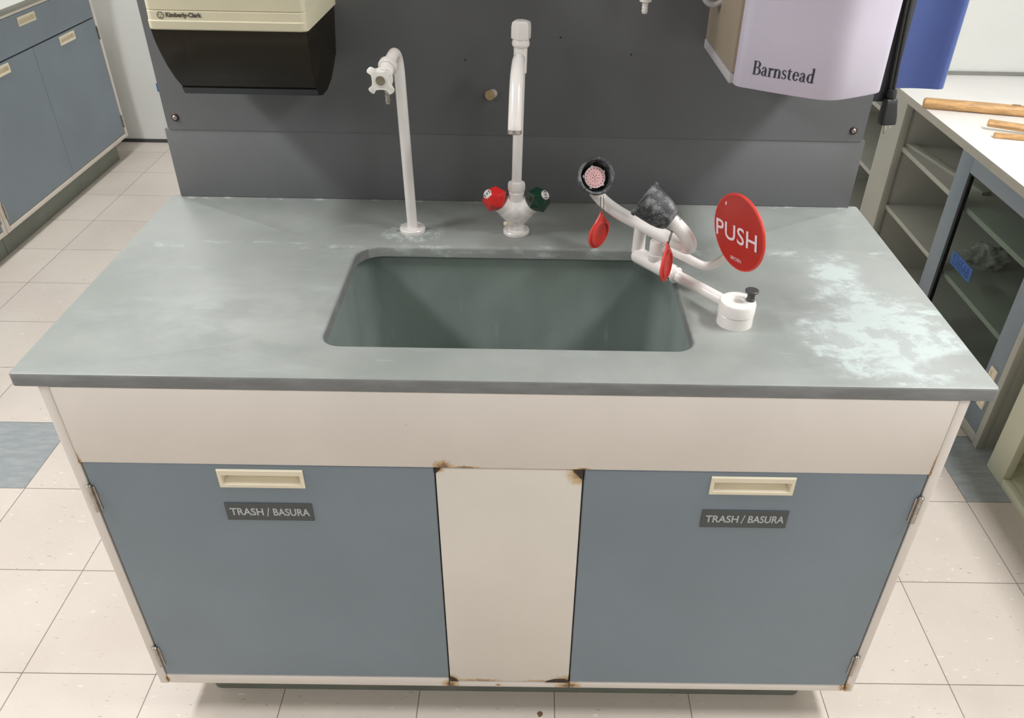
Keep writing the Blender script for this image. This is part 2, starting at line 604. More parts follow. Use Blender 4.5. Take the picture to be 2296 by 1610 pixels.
def slab_hole(bm, u0, u1, v0, v1, w0, w1, hole, Mx, bev=0.002):
    """door slab from w0 (back) to w1 (front) with a rectangular hole (hu0,hu1,hv0,hv1); rounded front edges"""
    us = [u0, hole[0], hole[1], u1]
    vs = [v0, hole[2], hole[3], v1]

    def grid(w, ins):
        g = {}
        for i in range(4):
            for j in range(4):
                uu = us[i] + (ins if i == 0 else -ins if i == 3 else 0)
                vv = vs[j] + (ins if j == 0 else -ins if j == 3 else 0)
                g[i, j] = bm.verts.new(Mx @ Vector((uu, vv, w)))
        return g
    F = grid(w1, bev)
    B = grid(w0, 0)
    for i in range(3):
        for j in range(3):
            if (i, j) == (1, 1):
                continue
            bm.faces.new((F[i, j], F[i + 1, j], F[i + 1, j + 1], F[i, j + 1]))
            bm.faces.new((B[i, j], B[i, j + 1], B[i + 1, j + 1], B[i + 1, j]))
    loop = [(0, 0), (1, 0), (2, 0), (3, 0), (3, 1), (3, 2), (3, 3), (2, 3), (1, 3), (0, 3), (0, 2), (0, 1)]
    E = {}
    for i, j in loop:
        E[i, j] = bm.verts.new(Mx @ Vector((us[i], vs[j], w1 - bev)))
    for a, b in zip(loop, loop[1:] + loop[:1]):
        bm.faces.new((F[a], E[a], E[b], F[b]))
        bm.faces.new((E[a], B[a], B[b], E[b]))
    hl = [(1, 1), (2, 1), (2, 2), (1, 2)]
    for a, b in zip(hl, hl[1:] + hl[:1]):
        bm.faces.new((F[a], F[b], B[b], B[a]))


def pull_bm(u0, u1, v0, v1, Mx, proud=0.004, depth=0.013, top=0.011, side=0.0055, bot=0.0075):
    """recessed finger pull: rim standing proud of the door, a scooped pocket behind it"""
    bm = bmesh.new()
    b = 0.0015

    def ring(a0, a1, c0, c1, w):
        return [bm.verts.new(Mx @ Vector(p)) for p in ((a0, c0, w), (a1, c0, w), (a1, c1, w), (a0, c1, w))]
    R = [ring(u0, u1, v0, v1, 0.0), ring(u0, u1, v0, v1, proud - b), ring(u0 + b, u1 - b, v0 + b, v1 - b, proud),
         ring(u0 + side, u1 - side, v0 + bot, v1 - top, proud),
         ring(u0 + side + 0.001, u1 - side - 0.001, v0 + bot + 0.001, v1 - top - 0.001, proud - 0.002),
         ring(u0 + side + 0.004, u1 - side - 0.004, v0 + bot + 0.009, v1 - top - 0.002, -depth)]
    for a, c in zip(R[:-1], R[1:]):
        for k in range(4):
            k2 = (k + 1) % 4
            bm.faces.new((a[k], a[k2], c[k2], c[k]))
    bm.faces.new(R[-1])
    return bm


def text_bm(s, Mx, width=None, height=None, bold=0.0, depth=0.0006, space=1.0, shear=0.0, bm=None, mi=0):
    """lettering in local xy starting at (0,0); scaled to the width and height given"""
    c = bpy.data.curves.new('lettering', 'FONT')
    c.body = s
    c.size = 1.0
    c.offset = bold
    c.space_character = space
    c.shear = shear
    c.resolution_u = 4
    o = bpy.data.objects.new('lettering', c)
    COL.objects.link(o)
    dg = bpy.context.evaluated_depsgraph_get()
    me = bpy.data.meshes.new_from_object(o.evaluated_get(dg))
    bpy.data.objects.remove(o)
    bpy.data.curves.remove(c)
    xs = [v.co.x for v in me.vertices]
    ys = [v.co.y for v in me.vertices]
    x0, x1, y0, y1 = min(xs), max(xs), min(ys), max(ys)
    sx = width / (x1 - x0) if width else None
    sy = height / (y1 - y0) if height else None
    sx = sx or sy
    sy = sy or sx
    bm = bm or bmesh.new()
    vs = [bm.verts.new(Mx @ Vector(((v.co.x - x0) * sx, (v.co.y - y0) * sy, depth))) for v in me.vertices]
    for p in me.polygons:
        try:
            f = bm.faces.new([vs[i] for i in p.vertices])
            f.material_index = mi
        except ValueError:
            pass
    bpy.data.meshes.remove(me)
    return bm


def flat_arc(bm, Mx, cx, cy, r, a0, a1, wd, n=20, mi=0):
    A_, B_ = [], []
    for k in range(n + 1):
        a = math.radians(a0 + (a1 - a0) * k / n)
        A_.append(bm.verts.new(Mx @ Vector((cx + (r - wd / 2) * math.cos(a), cy + (r - wd / 2) * math.sin(a), 0))))
        B_.append(bm.verts.new(Mx @ Vector((cx + (r + wd / 2) * math.cos(a), cy + (r + wd / 2) * math.sin(a), 0))))
    for k in range(n):
        f = bm.faces.new((A_[k], A_[k + 1], B_[k + 1], B_[k]))
        f.material_index = mi


def root_of(o):
    while o.parent:
        o = o.parent
    return o


def obj(name, bm, mats, parent=None, angle=32, loc=None, label=None, fix=True):
    """link ONE mesh object; coordinates are given in world space"""
    if fix:
        bmesh.ops.recalc_face_normals(bm, faces=bm.faces[:])
    lim = math.radians(angle)
    bm.normal_update()
    for f in bm.faces:
        f.smooth = True
    for e in bm.edges:
        if len(e.link_faces) == 2:
            if e.calc_face_angle(0) > lim:
                e.smooth = False
    me = bpy.data.meshes.new(name)
    bm.to_mesh(me)
    bm.free()
    for m in (mats if isinstance(mats, (list, tuple)) else [mats]):
        me.materials.append(m)
    o = bpy.data.objects.new(name, me)
    COL.objects.link(o)
    if parent is not None:
        o.parent = parent
        me.transform(Matrix.Translation(-root_of(parent).location))
    elif loc is not None:
        o.location = loc
        me.transform(Matrix.Translation(-Vector(loc)))
    if label:
        o['label'] = label
    return o


def tag(o, label, cat, group=None, kind=None):
    o['label'] = label
    o['category'] = cat
    if group:
        o['group'] = group
    if kind:
        o['kind'] = kind
    return o


def thing(name, loc, label, cat, group=None):
    o = bpy.data.objects.new(name, None)
    o.empty_display_size = 0.05
    COL.objects.link(o)
    o.location = loc
    return tag(o, label, cat, group)


def struct(name, bm, m, label, cat):
    o = obj(name, bm, m)
    return tag(o, label, cat, kind='structure')


def box_bm(lo, hi, Mx=I4, bev=0.0, seg=2):
    bm = bmesh.new()
    bx(bm, lo, hi, Mx, bev, seg)
    return bm


# ------------------------------------------------------------------ room
XL, XR, YF, YB = -2.86, 2.24, -3.2, 3.61
struct('floor', box_bm((XL, YF, -0.05), (XR, YB, 0.0)), M['floor'], 'cream flecked vinyl tile floor with a few blue-grey tiles', 'floor')
struct('ceiling', box_bm((XL, YF, ROOM_H), (XR, YB, ROOM_H + 0.05)), M['ceiling'], 'white ceiling above the laboratory', 'ceiling')
struct('wall_back', box_bm((XL, YB, 0), (XR, YB + 0.1, ROOM_H)), M['wall'], 'off-white far wall behind the sink island', 'wall')
struct('wall_left', box_bm((XL - 0.1, YF, 0), (XL, YB, ROOM_H)), M['wall'], 'off-white wall behind the left-hand cabinets', 'wall')
struct('wall_right', box_bm((XR, YF, 0), (XR + 0.1, YB, ROOM_H)), M['wall'], 'off-white wall behind the white bench', 'wall')
struct('wall_front', box_bm((XL, YF - 0.1, 0), (XR, YF, ROOM_H)), M['wall_dim'], 'grey wall behind the viewer', 'wall')
struct('wall_partition', box_bm((1.47, 2.345, 0.7885), (XR, 2.43, ROOM_H)), M['wall'], 'off-white partition rising from the back of the white bench', 'wall')
struct('trim_1', box_bm((1.47, 2.335, 0.7885), (XR, 2.345, 0.798)), M['trim_grey'], 'thin grey strip where the white bench meets the partition', 'trim')
struct('baseboard_back', box_bm((XL, YB - 0.006, 0), (XR, YB, 0.019)), M['base_cove'], 'black vinyl base along the far wall', 'baseboard')

# ------------------------------------------------------------------ island: cabinet
YC = 0.0014
FR = frame((0, YC, 0), (1, 0, 0), (0, 0, 1), (0, -1, 0))        # u = x, v = z, w = towards the viewer
CT, CB = 0.8835, 0.908                                          # worktop underside and top


def hinge(bm, u, v0, v1, Mx, side):
    """barrel hinge: knuckle standing proud with a leaf on the stile"""
    P = frame(Mx @ Vector((u, v0, 0.004)), Mx.to_3x3() @ Vector((1, 0, 0)), Mx.to_3x3() @ Vector((0, 0, -1)), Mx.to_3x3() @ Vector((0, 1, 0)))
    h = v1 - v0
    r = 0.0039
    pf = [(0.0, 0.0), (r * 0.8, 0.0), (r, 0.001)]
    for q in (1, 2):
        pf += [(r, h * q / 3 - 0.0003), (r * 0.86, h * q / 3), (r, h * q / 3 + 0.0003)]
    pf += [(r, h - 0.003), (r * 1.28, h - 0.0025), (r * 1.28, h), (r * 0.8, h + 0.0018), (0.0, h + 0.0024)]
    lathe(bm, pf, P, 20, False, False)
    a, b = sorted((u, u - side * 0.008))
    bx(bm, (a, v0 + 0.002, -0.001), (b, v1 - 0.004, 0.002), Mx)


cab = thing('sink_cabinet', (0, 0.35, 0), 'cream metal base cabinet with two blue-grey doors under the sink', 'cabinet')
XO, XI = 0.7391, 0.7212
bm = bmesh.new()
for s in (-1, 1):
    a, b = sorted((s * XO, s * XI))
    bx(bm, (a, 0.1025, -0.02), (b, CT, 0.0), FR, 0.0022)
    a, b = sorted((s * XO, s * (XO - 0.015)))
    bx(bm, (a, 0.1030, -0.69), (b, CT, -0.018), FR)
for a, b, tz in ((-XI, -0.1235, 0.1338), (-0.1232, 0.1317, 0.1225), (0.132, XI, 0.1245)):
    bx(bm, (a, 0.1025, -0.022), (b, tz, -0.0002), FR, 0.0042, 3)       # bottom rail
bx(bm, (-XI, 0.868, -0.04), (XI, CT, -0.019), FR)                # top rail, behind the apron
for a, b in ((-0.135, -0.105), (0.115, 0.145)):
    bx(bm, (a, 0.12, -0.045), (b, 0.87, -0.0195), FR)            # mullions behind the door gaps
bx(bm, (-XO + 0.016, 0.104, -0.69), (XO - 0.016, 0.116, -0.02), FR)   # floor of the carcass
bx(bm, (-XO + 0.016, 0.12, -0.69), (XO - 0.016, CT - 0.001, -0.676), FR)
M['frame_rust'] = make_rusty('cream_frame_paint_with_rust', (223, 214, 205),
                             [((-0.12, -0.35, 0.11), (0.03, 0.4, 0.03)), ((0.13, -0.35, 0.112), (0.045, 0.4, 0.022)),
                              ((0.72, -0.35, 0.118), (0.02, 0.4, 0.03)), ((-0.02, -0.35, 0.112), (0.012, 0.4, 0.006)), ((-0.7205, -0.35, 0.726), (0.005, 0.4, 0.010)),
                              ((0.7205, -0.35, 0.727), (0.004, 0.4, 0.012)), ((-0.72, -0.35, 0.118), (0.01, 0.4, 0.02))])
obj('frame', bm, M['frame_rust'], cab)
bm = bmesh.new()
bx(bm, (-0.7203, 0.7265, -0.018), (0.7203, CT - 0.0004, 0.0010), FR, 0.0009)
M['apron_rust'] = make_rusty('cream_apron_paint_with_rust', (223, 214, 205),
                             [((-0.108, -0.35, 0.729), (0.03, 0.4, 0.022)), ((-0.07, -0.35, 0.727), (0.04, 0.4, 0.007)), ((0.13, -0.35, 0.727), (0.02, 0.4, 0.006)),
                              ((-0.72, -0.35, 0.73), (0.008, 0.4, 0.03)), ((0.72, -0.35, 0.74), (0.005, 0.4, 0.06))])
obj('apron_panel', bm, M['apron_rust'], cab)
CX0, CX1 = -0.1211, 0.1299
bm = bmesh.new()
bx(bm, (CX0, 0.1245, -0.018), (CX1, 0.7248, 0.0005), FR, 0.0025)
M['center_rust'] = make_rusty('cream_panel_paint_with_rust', (223, 215, 204),
                              [((CX1, -0.35, 0.715), (0.045, 0.4, 0.04)), ((CX0, -0.35, 0.722), (0.022, 0.4, 0.012)), ((CX0 + 0.06, -0.35, 0.124), (0.10, 0.4, 0.016)),
                               ((CX1 - 0.05, -0.35, 0.124), (0.10, 0.4, 0.013)), ((CX0, -0.35, 0.128), (0.035, 0.4, 0.03)), ((CX1, -0.35, 0.13), (0.06, 0.4, 0.028))])
cp = obj('center_panel', bm, M['center_rust'], cab)


def chip(pts):
    bm = bmesh.new()
    prism(bm, pts, 0.0003, 0.0012, FR)
    return bm


for pts in ([(0.1305, 0.7255), (0.113, 0.7255), (0.1165, 0.718), (0.1215, 0.7135), (0.1260, 0.707), (0.1305, 0.7025)],
            [(-0.1215, 0.7255), (-0.1115, 0.7255), (-0.114, 0.721), (-0.1185, 0.7155), (-0.1215, 0.713)],
            [(-0.121, 0.124), (-0.1035, 0.124), (-0.107, 0.131), (-0.1135, 0.1375), (-0.12, 0.141)],
            [(0.1305, 0.124), (0.0805, 0.1245), (0.083, 0.1285), (0.0905, 0.132), (0.098, 0.1352), (0.108, 0.1362), (0.1225, 0.1368), (0.1235, 0.1325), (0.1305, 0.1315)]):
    obj('rust_patch', chip(pts), M['rust_dark'], cp, label='dark brown patch where the paint has rusted away')

DOORS = [(-0.7183, -0.1235, 0.1348, 0.7247, (-0.4935, -0.3472, 0.6752, 0.7155), (-0.4955, -0.3425, 0.5965, 0.6372), 'left'),
         (0.1325, 0.7185, 0.1258, 0.7247, (0.3502, 0.4952, 0.6752, 0.7152), (0.3452, 0.4985, 0.5948, 0.6362), 'right')]
for (u0, u1, v0, v1, pu, sg, side) in DOORS:
    bm = bmesh.new()
    slab_hole(bm, u0, u1, v0, v1, -0.018, 0.0, (pu[0] + 0.002, pu[1] - 0.002, pu[2] + 0.002, pu[3] - 0.002), FR)
    d = obj('door', bm, M['blue_paint'], cab, label='blue-grey door with a cream pull and TRASH / BASURA sign, hinged on the ' + side)
    obj('pull', pull_bm(*pu, FR), M['pull'], d, label='cream recessed finger pull')
    bm = bmesh.new()
    bx(bm, (sg[0], sg[2], 0.0002), (sg[1], sg[3], 0.0022), FR, 0.0004, 1)
    hgt = 0.0185
    T = FR @ Matrix.Translation((sg[0] + 0.0075, (sg[2] + sg[3]) / 2 - hgt / 2 + 0.001, 0))
    # the slash stands a little taller than the capitals
    text_bm('TRASH', T, width=0.0585, height=hgt - 0.001, bold=0.018, depth=0.00235, bm=bm, mi=1)
    text_bm('/', T @ Matrix.Translation((0.0635, -0.002, 0)), width=0.0065, height=hgt + 0.002, bold=0.004, depth=0.00235, bm=bm, mi=1)
    text_bm('BASURA', T @ Matrix.Translation((0.076, 0, 0)), width=0.064, height=hgt - 0.001, bold=0.018, depth=0.00235, bm=bm, mi=1)
    obj('sign', bm, [M['sign'], M['sign_letter']], d, fix=False, label='charcoal sign reading TRASH / BASURA')
    sx = -1 if side == 'left' else 1
    for hv0, hv1 in ((0.6145, 0.676), (0.1675, 0.2305)):
        bm = bmesh.new()
        hinge(bm, sx * 0.7195, hv0, hv1, FR, sx)
        obj('hinge', bm, M['chrome'], d, label='dull chrome barrel hinge')
bm = bmesh.new()
prism(bm, rrect(-0.668, 0.664, 0.060, 0.66, 0.02), 0.0, 0.1025)
obj('toe_kick', bm, M['toe'], cab, label='grey-green recessed plinth')

# ------------------------------------------------------------------ island: worktop with the sink cut-out
WX, WD = 0.7776, 0.7117
HX0, HX1, HY0, HY1 = -0.3125, 0.3125, 0.0965, 0.467


def loops(bm, rings, closed=True):
    out = []
    for pts in rings:
        out.append([bm.verts.new(p) for p in pts])
    for a, b in zip(out[:-1], out[1:]):
        n = len(a)
        for k in range(n):
            k2 = (k + 1) % n
            bm.faces.new((a[k], a[k2], b[k2], b[k]))
    return out


def fill_between(bm, A, B):
    es = []
    for L in (A, B):
        for k in range(len(L)):
            a, b = L[k], L[(k + 1) % len(L)]
            e = bm.edges.get((a, b)) or bm.edges.new((a, b))
            es.append(e)
    bmesh.ops.triangle_fill(bm, use_beauty=True, use_dissolve=False, edges=es)


bm = bmesh.new()


def oring(ins, z):
    return [Vector((x, y, z)) for x, y in rrect(-WX + ins, WX - ins, ins, WD - ins, 0.006, 3)]


def iring(out_, z):
    return [Vector((x, y, z)) for x, y in rrect(HX0 - out_, HX1 + out_, HY0 - out_, HY1 + out_, (0.034 + out_, 0.05 + out_, 0.05 + out_, 0.034 + out_), 8)]


b = 0.0035
O = loops(bm, [oring(b, CB), oring(b * 0.3, CB - b * 0.3), oring(0, CB - b), oring(0, CT + 0.001), oring(0.001, CT)])
b = 0.006
N = loops(bm, [iring(b, CB), iring(b * 0.5, CB - b * 0.14), iring(b * 0.14, CB - b * 0.5), iring(0, CB - b), iring(0, CT + 0.001), iring(0.001, CT)])
fill_between(bm, O[0], N[0])
fill_between(bm, O[-1], N[-1])
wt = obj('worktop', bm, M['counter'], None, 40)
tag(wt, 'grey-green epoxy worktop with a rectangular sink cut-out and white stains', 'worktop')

bm = bmesh.new()


def bring(ins, z, r):
    g = 0.014
    return [Vector((x, y, z)) for x, y in rrect(HX0 - g + ins, HX1 + g - ins, HY0 - g + ins, HY1 + g - ins, r, 7)]


R_ = loops(bm, [bring(-0.014, 0.60, 0.05), bring(-0.014, CT - 0.0005, 0.05), bring(0, CT - 0.0005, 0.04), bring(0.004, 0.65, 0.04), bring(0.010, 0.635, 0.04), bring(0.028, 0.626, 0.035)])
bm.faces.new(R_[-1])
bm.faces.new(R_[0])
bs = obj('sink_basin', bm, M['basin'], None, 50, loc=(0, 0.28, 0.60))
tag(bs, 'deep green-grey rectangular sink basin hung under the worktop', 'sink')

# ------------------------------------------------------------------ island: splash and upright panel
YP = 0.700
sp = obj('backsplash', box_bm((-0.7555, YP, CB), (0.7555, YP + 0.0115, 1.062), bev=0.002), M['panel'], None)
tag(sp, 'low dark grey splashback standing on the back of the worktop', 'backsplash')

up = thing('upright_panel', (0, YP + 0.006, 1.06), 'tall dark grey panel with corner screws above the splashback', 'panel')
bm = bmesh.new()
PM = frame((0, YP - 0.0015, 0), (1, 0, 0), (0, 0, 1), (0, -1, 0))
poly = rrect(-0.7465, 0.7478, 1.0605, 1.92, 0.006, 4)
prism(bm, poly, -0.012, 0.0, PM)
obj('board', bm, M['panel'], up)
for x, z in ((-0.7255, 1.0865), (0.7232, 1.0845)):
    bm = bmesh.new()
    S = PM @ Matrix.Translation((x, z, 0))
    lathe(bm, [(0.0085, 0), (0.0085, 0.001), (0.0065, 0.0024), (0.0048, 0.0026)], S, 28, False, False, 0)
    lathe(bm, [(0.0048, 0.0016), (0.0048, 0.0032), (0.003, 0.0048), (0.0015, 0.005), (0.0013, 0.003), (0.0, 0.003)], S, 24, False, False, 1)
    obj('screw', bm, [M['dark_screw'], M['steel']], up, label='domed steel screw in a dark cup washer')
for x, z in ((0.0885, 1.2615), (0.2335, 1.2310), (-0.1043, 1.2145), (-0.262, 1.2)):
    bm = bmesh.new()
    lathe(bm, [(0.0, 0.0004), (0.0019, 0.0003), (0.0021, 0.0)], PM @ Matrix.Translation((x, z, 0)), 16, False, False)
    obj('screw_hole', bm, M['black'], up, label='small dark hole')
peg = thing('wall_peg', (-0.054, YP - 0.002, 1.1485), 'short tan-capped white peg sticking out of the dark panel', 'peg')
A = axis_frame((-0.0490, YP - 0.0015, 1.1485), (-0.42, -1, 0.0))
bm = bmesh.new()
lathe(bm, [(0.0092, -0.003), (0.0092, 0.010), (0.0088, 0.0105)], A, 28)
obj('body', bm, M['cork_white'], peg)
bm = bmesh.new()
lathe(bm, [(0.0099, 0.0106), (0.0104, 0.0125), (0.0104, 0.0155), (0.0095, 0.017), (0.0, 0.0172)], A, 28)
obj('cap', bm, M['tan'], peg, label='tan end cap')
for x, z, lab in ((-0.7480, 1.136, 'scrap of blue tape on the left edge of the dark panel, low down'),
                  (-0.7480, 1.322, 'scrap of blue tape on the left edge of the dark panel, high up')):
    tp = obj('tape_scrap', box_bm((x - 0.0068, YP + 0.0105, z), (x + 0.001, YP + 0.0112, z + 0.017)), M['blue_tape'], None, loc=(x, YP + 0.011, z))
    tag(tp, lab, 'tape', 'tape scraps on the panel edge')

# ------------------------------------------------------------------ gooseneck gas tap on the left
g = thing('gooseneck_tap', (-0.213, 0.541, CB), 'white gooseneck tap with a cross handle, nearest the left end of the sink', 'tap')
bm = bmesh.new()
lathe(bm, [(0.0262, 0.0), (0.0268, 0.0012), (0.0268, 0.007), (0.0255, 0.0088), (0.0112, 0.0094), (0.0112, 0.013)], Matrix.Translation((-0.213, 0.541, CB)), 48)
obj('base_flange', bm, M['white_coat'], g)
bm = bmesh.new()
path = catmull([(-0.213, 0.541, 0.915), (-0.2142, 0.541, 1.05), (-0.2155, 0.541, 1.18), (-0.2160, 0.5407, 1.230), (-0.2172, 0.5365, 1.254), (-0.2192, 0.5240, 1.2665), (-0.2225, 0.5070, 1.2640), (-0.2265, 0.4880, 1.2545)], 8)
tube(bm, path, 0.0106, 24)
obj('spout', bm, M['white_coat'], g)
ax = Vector((-0.215, -0.90, -0.42)).normalized()
ARM = Vector((-0.2255, 0.4925, 1.2570))
A = axis_frame(ARM, ax)
bm = bmesh.new()
lathe(bm, [(0.0115, 0.0), (0.0165, 0.001), (0.0175, 0.003), (0.0175, 0.011), (0.0160, 0.0125), (0.0135, 0.013), (0.0135, 0.024), (0.0120, 0.025), (0.0120, 0.030)], A, 32)
vb = Vector((-0.2305, 0.4755, 1.2470))
tube(bm, [vb + Vector((0, 0, 0.012)), vb, vb + Vector((0, 0, -0.018)), vb + Vector((0, 0, -0.022))], [0.009, 0.0125, 0.0125, 0.0085], 24)
obj('valve_body', bm, M['white_coat'], g)
# barbed nozzle
bm = bmesh.new()
nz = vb + Vector((0.0, 0, -0.022))
prof = [(0.0, 0), (0.0052, 0), (0.0052, -0.008)]
h = -0.008
for k in range(3):
    prof += [(0.0052, h - 0.001), (0.0038, h - 0.008), (0.0038, h - 0.0085)]
    h -= 0.0088
prof += [(0.0036, h), (0.0, h)]
lathe(bm, prof, Matrix.Translation(nz), 20, False, False)
obj('hose_nozzle', bm, M['steel'], g, label='bare metal barbed hose nozzle')
# cross handle
HC = Vector((-0.2362, 0.4690, 1.2370))
hax = Vector((-0.06, -0.985, -0.03)).normalized()
A = axis_frame(HC, hax)
poly = []
for k in range(4):
    a = math.radians(45 + 90 * k)
    c, s = math.cos(a), math.sin(a)
    for (r, t) in ((0.0268, -0.0066), (0.0292, -0.0034), (0.0292, 0.0034), (0.0268, 0.0066)):
        poly.append((c * r - s * t, s * r + c * t))
    for q in range(1, 6):
        f = q / 6
        b2 = a + math.radians(90) * f
        # concave edge between two prongs
        r = 0.0158 + 0.0098 * (abs(f - 0.5) * 2) ** 2.2
        poly.append((r * math.cos(b2), r * math.sin(b2)))
bm = bmesh.new()
hub = []
for x, y in poly:
    q = math.hypot(x, y)
    hub.append((x / q * 0.0195, y / q * 0.0195))
rows = [([(x * 0.75, y * 0.75) for x, y in hub], -0.006), (hub, -0.002), ([(0.7 * hx + 0.3 * x, 0.7 * hy + 0.3 * y) for (x, y), (hx, hy) in zip(poly, hub)], 0.004),
        ([(x * 0.99, y * 0.99) for x, y in poly], 0.0115), (poly, 0.0130), ([(x * 0.955, y * 0.955) for x, y in poly], 0.0145)]
prev = None
for pts_, h_ in rows:
    row = [bm.verts.new(A @ Vector((x, y, h_))) for x, y in pts_]
    if prev:
        for k in range(len(row)):
            k2 = (k + 1) % len(row)
            bm.faces.new((prev[k], prev[k2], row[k2], row[k]))
    else:
        bm.faces.new(list(reversed(row)))
    prev = row
bm.faces.new(prev)
hd = obj('handle', bm, M['white_plastic'], g, 50)
bm = bmesh.new()
lathe(bm, [(0.0112, 0.0143), (0.0112, 0.0153), (0.0094, 0.0157), (0.0086, 0.0150)], A, 28, False, False, 0)
lathe(bm, [(0.0086, 0.0150), (0.0075, 0.0154), (0.0068, 0.0149), (0.003, 0.0152), (0.0012, 0.0149), (0.0, 0.0146)], A, 28, False, False, 1)
obj('index_button', bm, [M['cork_white'], M['olive_plug']], hd, label='olive-grey centre button')

# ------------------------------------------------------------------ mixer faucet in the middle
FXY = Vector((0.0045, 0.541, CB))
fa = thing('mixer_faucet', FXY, 'white mixer faucet with one red and one green knob behind the sink', 'faucet')
T0 = Matrix.Translation(FXY)
bm = bmesh.new()
lathe(bm, [(0.0268, 0), (0.0275, 0.001), (0.0275, 0.0065), (0.026, 0.0085), (0.0180, 0.009), (0.0172, 0.0105)], T0, 48)
obj('base_flange', bm, M['white_coat'], fa)
bm = bmesh.new()
lathe(bm, [(0.0166, 0.0095), (0.0166, 0.0175), (0.0160, 0.0185), (0.0160, 0.021), (0.0176, 0.0225), (0.0176, 0.0265), (0.0182, 0.029), (0.0206, 0.039), (0.0216, 0.050), (0.0206, 0.060), (0.0176, 0.068), (0.0162, 0.073), (0.0160, 0.090), (0.0155, 0.0915)], T0, 40)
for s in (-1, 1):
    tube(bm, catmull([FXY + Vector((s * 0.001, 0, 0.036)), FXY + Vector((s * 0.016, -0.003, 0.052)), FXY + Vector((s * 0.031, -0.006, 0.067))], 5),
         [0.0215] * 3 + [0.0212] * 4 + [0.0198] * 4, 28)
bmesh.ops.create_uvsphere(bm, u_segments=32, v_segments=20, radius=0.0265, matrix=T0 @ Matrix.Translation((0, -0.001, 0.0515)) @ Matrix.Diagonal((1.12, 0.92, 1.0, 1)))
bd = obj('body', bm, M['white_coat'], fa, 40)
md = bd.modifiers.new('cast', 'REMESH')
md.mode = 'VOXEL'
md.voxel_size = 0.0011
md.use_smooth_shade = True
md = bd.modifiers.new('soften', 'SMOOTH')
md.factor = 0.5
md.iterations = 8
bm = bmesh.new()
bx(bm, (-0.026, -0.020, 0.0235), (-0.0185, -0.0135, 0.0305), T0, 0.001)
bx(bm, (-0.020, -0.018, 0.0248), (-0.008, -0.012, 0.029), T0)
obj('cable_tie', bm, M['pull'], fa, label='yellowed cable tie round the faucet neck')


def faceted_knob(ax, ctr):
    """cut-gem knob: hexagonal tiers twisted against each other"""
    A = axis_frame(ctr, ax)
    bm = bmesh.new()
    tiers = [(0.0150, -0.0210, 0), (0.0285, -0.0060, 0), (0.0225, 0.0120, 36), (0.0118, 0.0218, 36)]
    N5 = 5
    rings = []
    for r, h, t in tiers:
        rings.append([bm.verts.new(A @ Vector((r * math.cos(math.radians(72 * k + t + 54)), r * math.sin(math.radians(72 * k + t + 54)), h))) for k in range(N5)])
    for i in range(len(rings) - 1):
        a, c = rings[i], rings[i + 1]
        for k in range(N5):
            k2 = (k + 1) % N5
            if tiers[i][2] == tiers[i + 1][2]:
                bm.faces.new((a[k], a[k2], c[k2], c[k]))
            else:
                bm.faces.new((a[k], a[k2], c[k]))
                bm.faces.new((a[k2], c[k2], c[k]))
    bm.faces.new(list(reversed(rings[0])))
    bm.faces.new(rings[-1])
    bmesh.ops.bevel(bm, geom=bm.edges[:], offset=0.0011, segments=2, profile=0.5, affect='EDGES', clamp_overlap=True)
    return bm, A


for s, m, lab in ((-1, 'red_knob', 'red faceted hot-water knob'), (1, 'green_knob', 'dark green faceted cold-water knob')):
    axk = Vector((s * 0.52, -0.46, 0.55)).normalized()
    ctr = FXY + Vector((s * 0.0455, -0.008, 0.0785))
    bm, A = faceted_knob(axk, ctr)
    kn = obj('knob', bm, M[m], fa, 10, label=lab)
    bm = bmesh.new()
    lathe(bm, [(0.0096, 0.0212), (0.0096, 0.0226), (0.0088, 0.0232), (0.0, 0.0232)], A, 32, False, False)
    for a0 in (70, 250):
        flat_arc(bm, A @ Matrix.Translation((0, 0, 0.0234)), 0, 0, 0.0066, a0 - 38, a0 + 38, 0.0022, 12, 1)
    flat_arc(bm, A @ Matrix.Translation((0, 0, 0.0234)), 0, 0, 0.0019, 0, 360, 0.0016, 16, 1)
    kd = obj('index_disc', bm, [M['index_white'], M['dark_knob']], kn, fix=False, label='white index disc')
bm = bmesh.new()
lathe(bm, [(0.0150, 0.0900), (0.0164, 0.0912), (0.0176, 0.0955), (0.0176, 0.106), (0.0160, 0.1115), (0.0120, 0.113), (0.0112, 0.113)], T0, 6)
obj('hex_nut', bm, M['white_coat'], fa, 20)
tilt = Vector((0.0045, 0.541, 1.015)), Vector((0.0100, 0.541, 1.240))
bm = bmesh.new()
tube(bm, [tilt[0], tilt[0].lerp(tilt[1], 0.5), tilt[1]], 0.0101, 28)
obj('riser_pole', bm, M['white_coat'], fa)
up_ax = (tilt[1] - tilt[0]).normalized()
A = axis_frame(tilt[1] - up_ax * 0.008, up_ax, (0, 1, 0))
bm = bmesh.new()
lathe(bm, [(0.0112, 0.0), (0.0128, 0.002), (0.0128, 0.047), (0.0145, 0.0475), (0.0163, 0.050), (0.0166, 0.0545), (0.0152, 0.0585), (0.0150, 0.061)], A, 36)
obj('collar', bm, M['white_coat'], fa)
bm = bmesh.new()
lathe(bm, [(0.0168, 0.0608), (0.0182, 0.0622), (0.0186, 0.066), (0.0186, 0.082), (0.0172, 0.0895), (0.0120, 0.0925), (0.0, 0.0935)], A @ Matrix.Rotation(0.26, 4, 'Z'), 6)
obj('cap_nut', bm, M['white_coat'], fa, 25)
bm = bmesh.new()
path = catmull([(0.0095, 0.535, 1.2560), (0.0088, 0.516, 1.2640), (0.0076, 0.492, 1.2650), (0.0062, 0.462, 1.2530), (0.0050, 0.436, 1.2310), (0.0040, 0.415, 1.2000), (0.0034, 0.404, 1.1790), (0.0032, 0.4005, 1.1665)], 7)
nn = len(path)
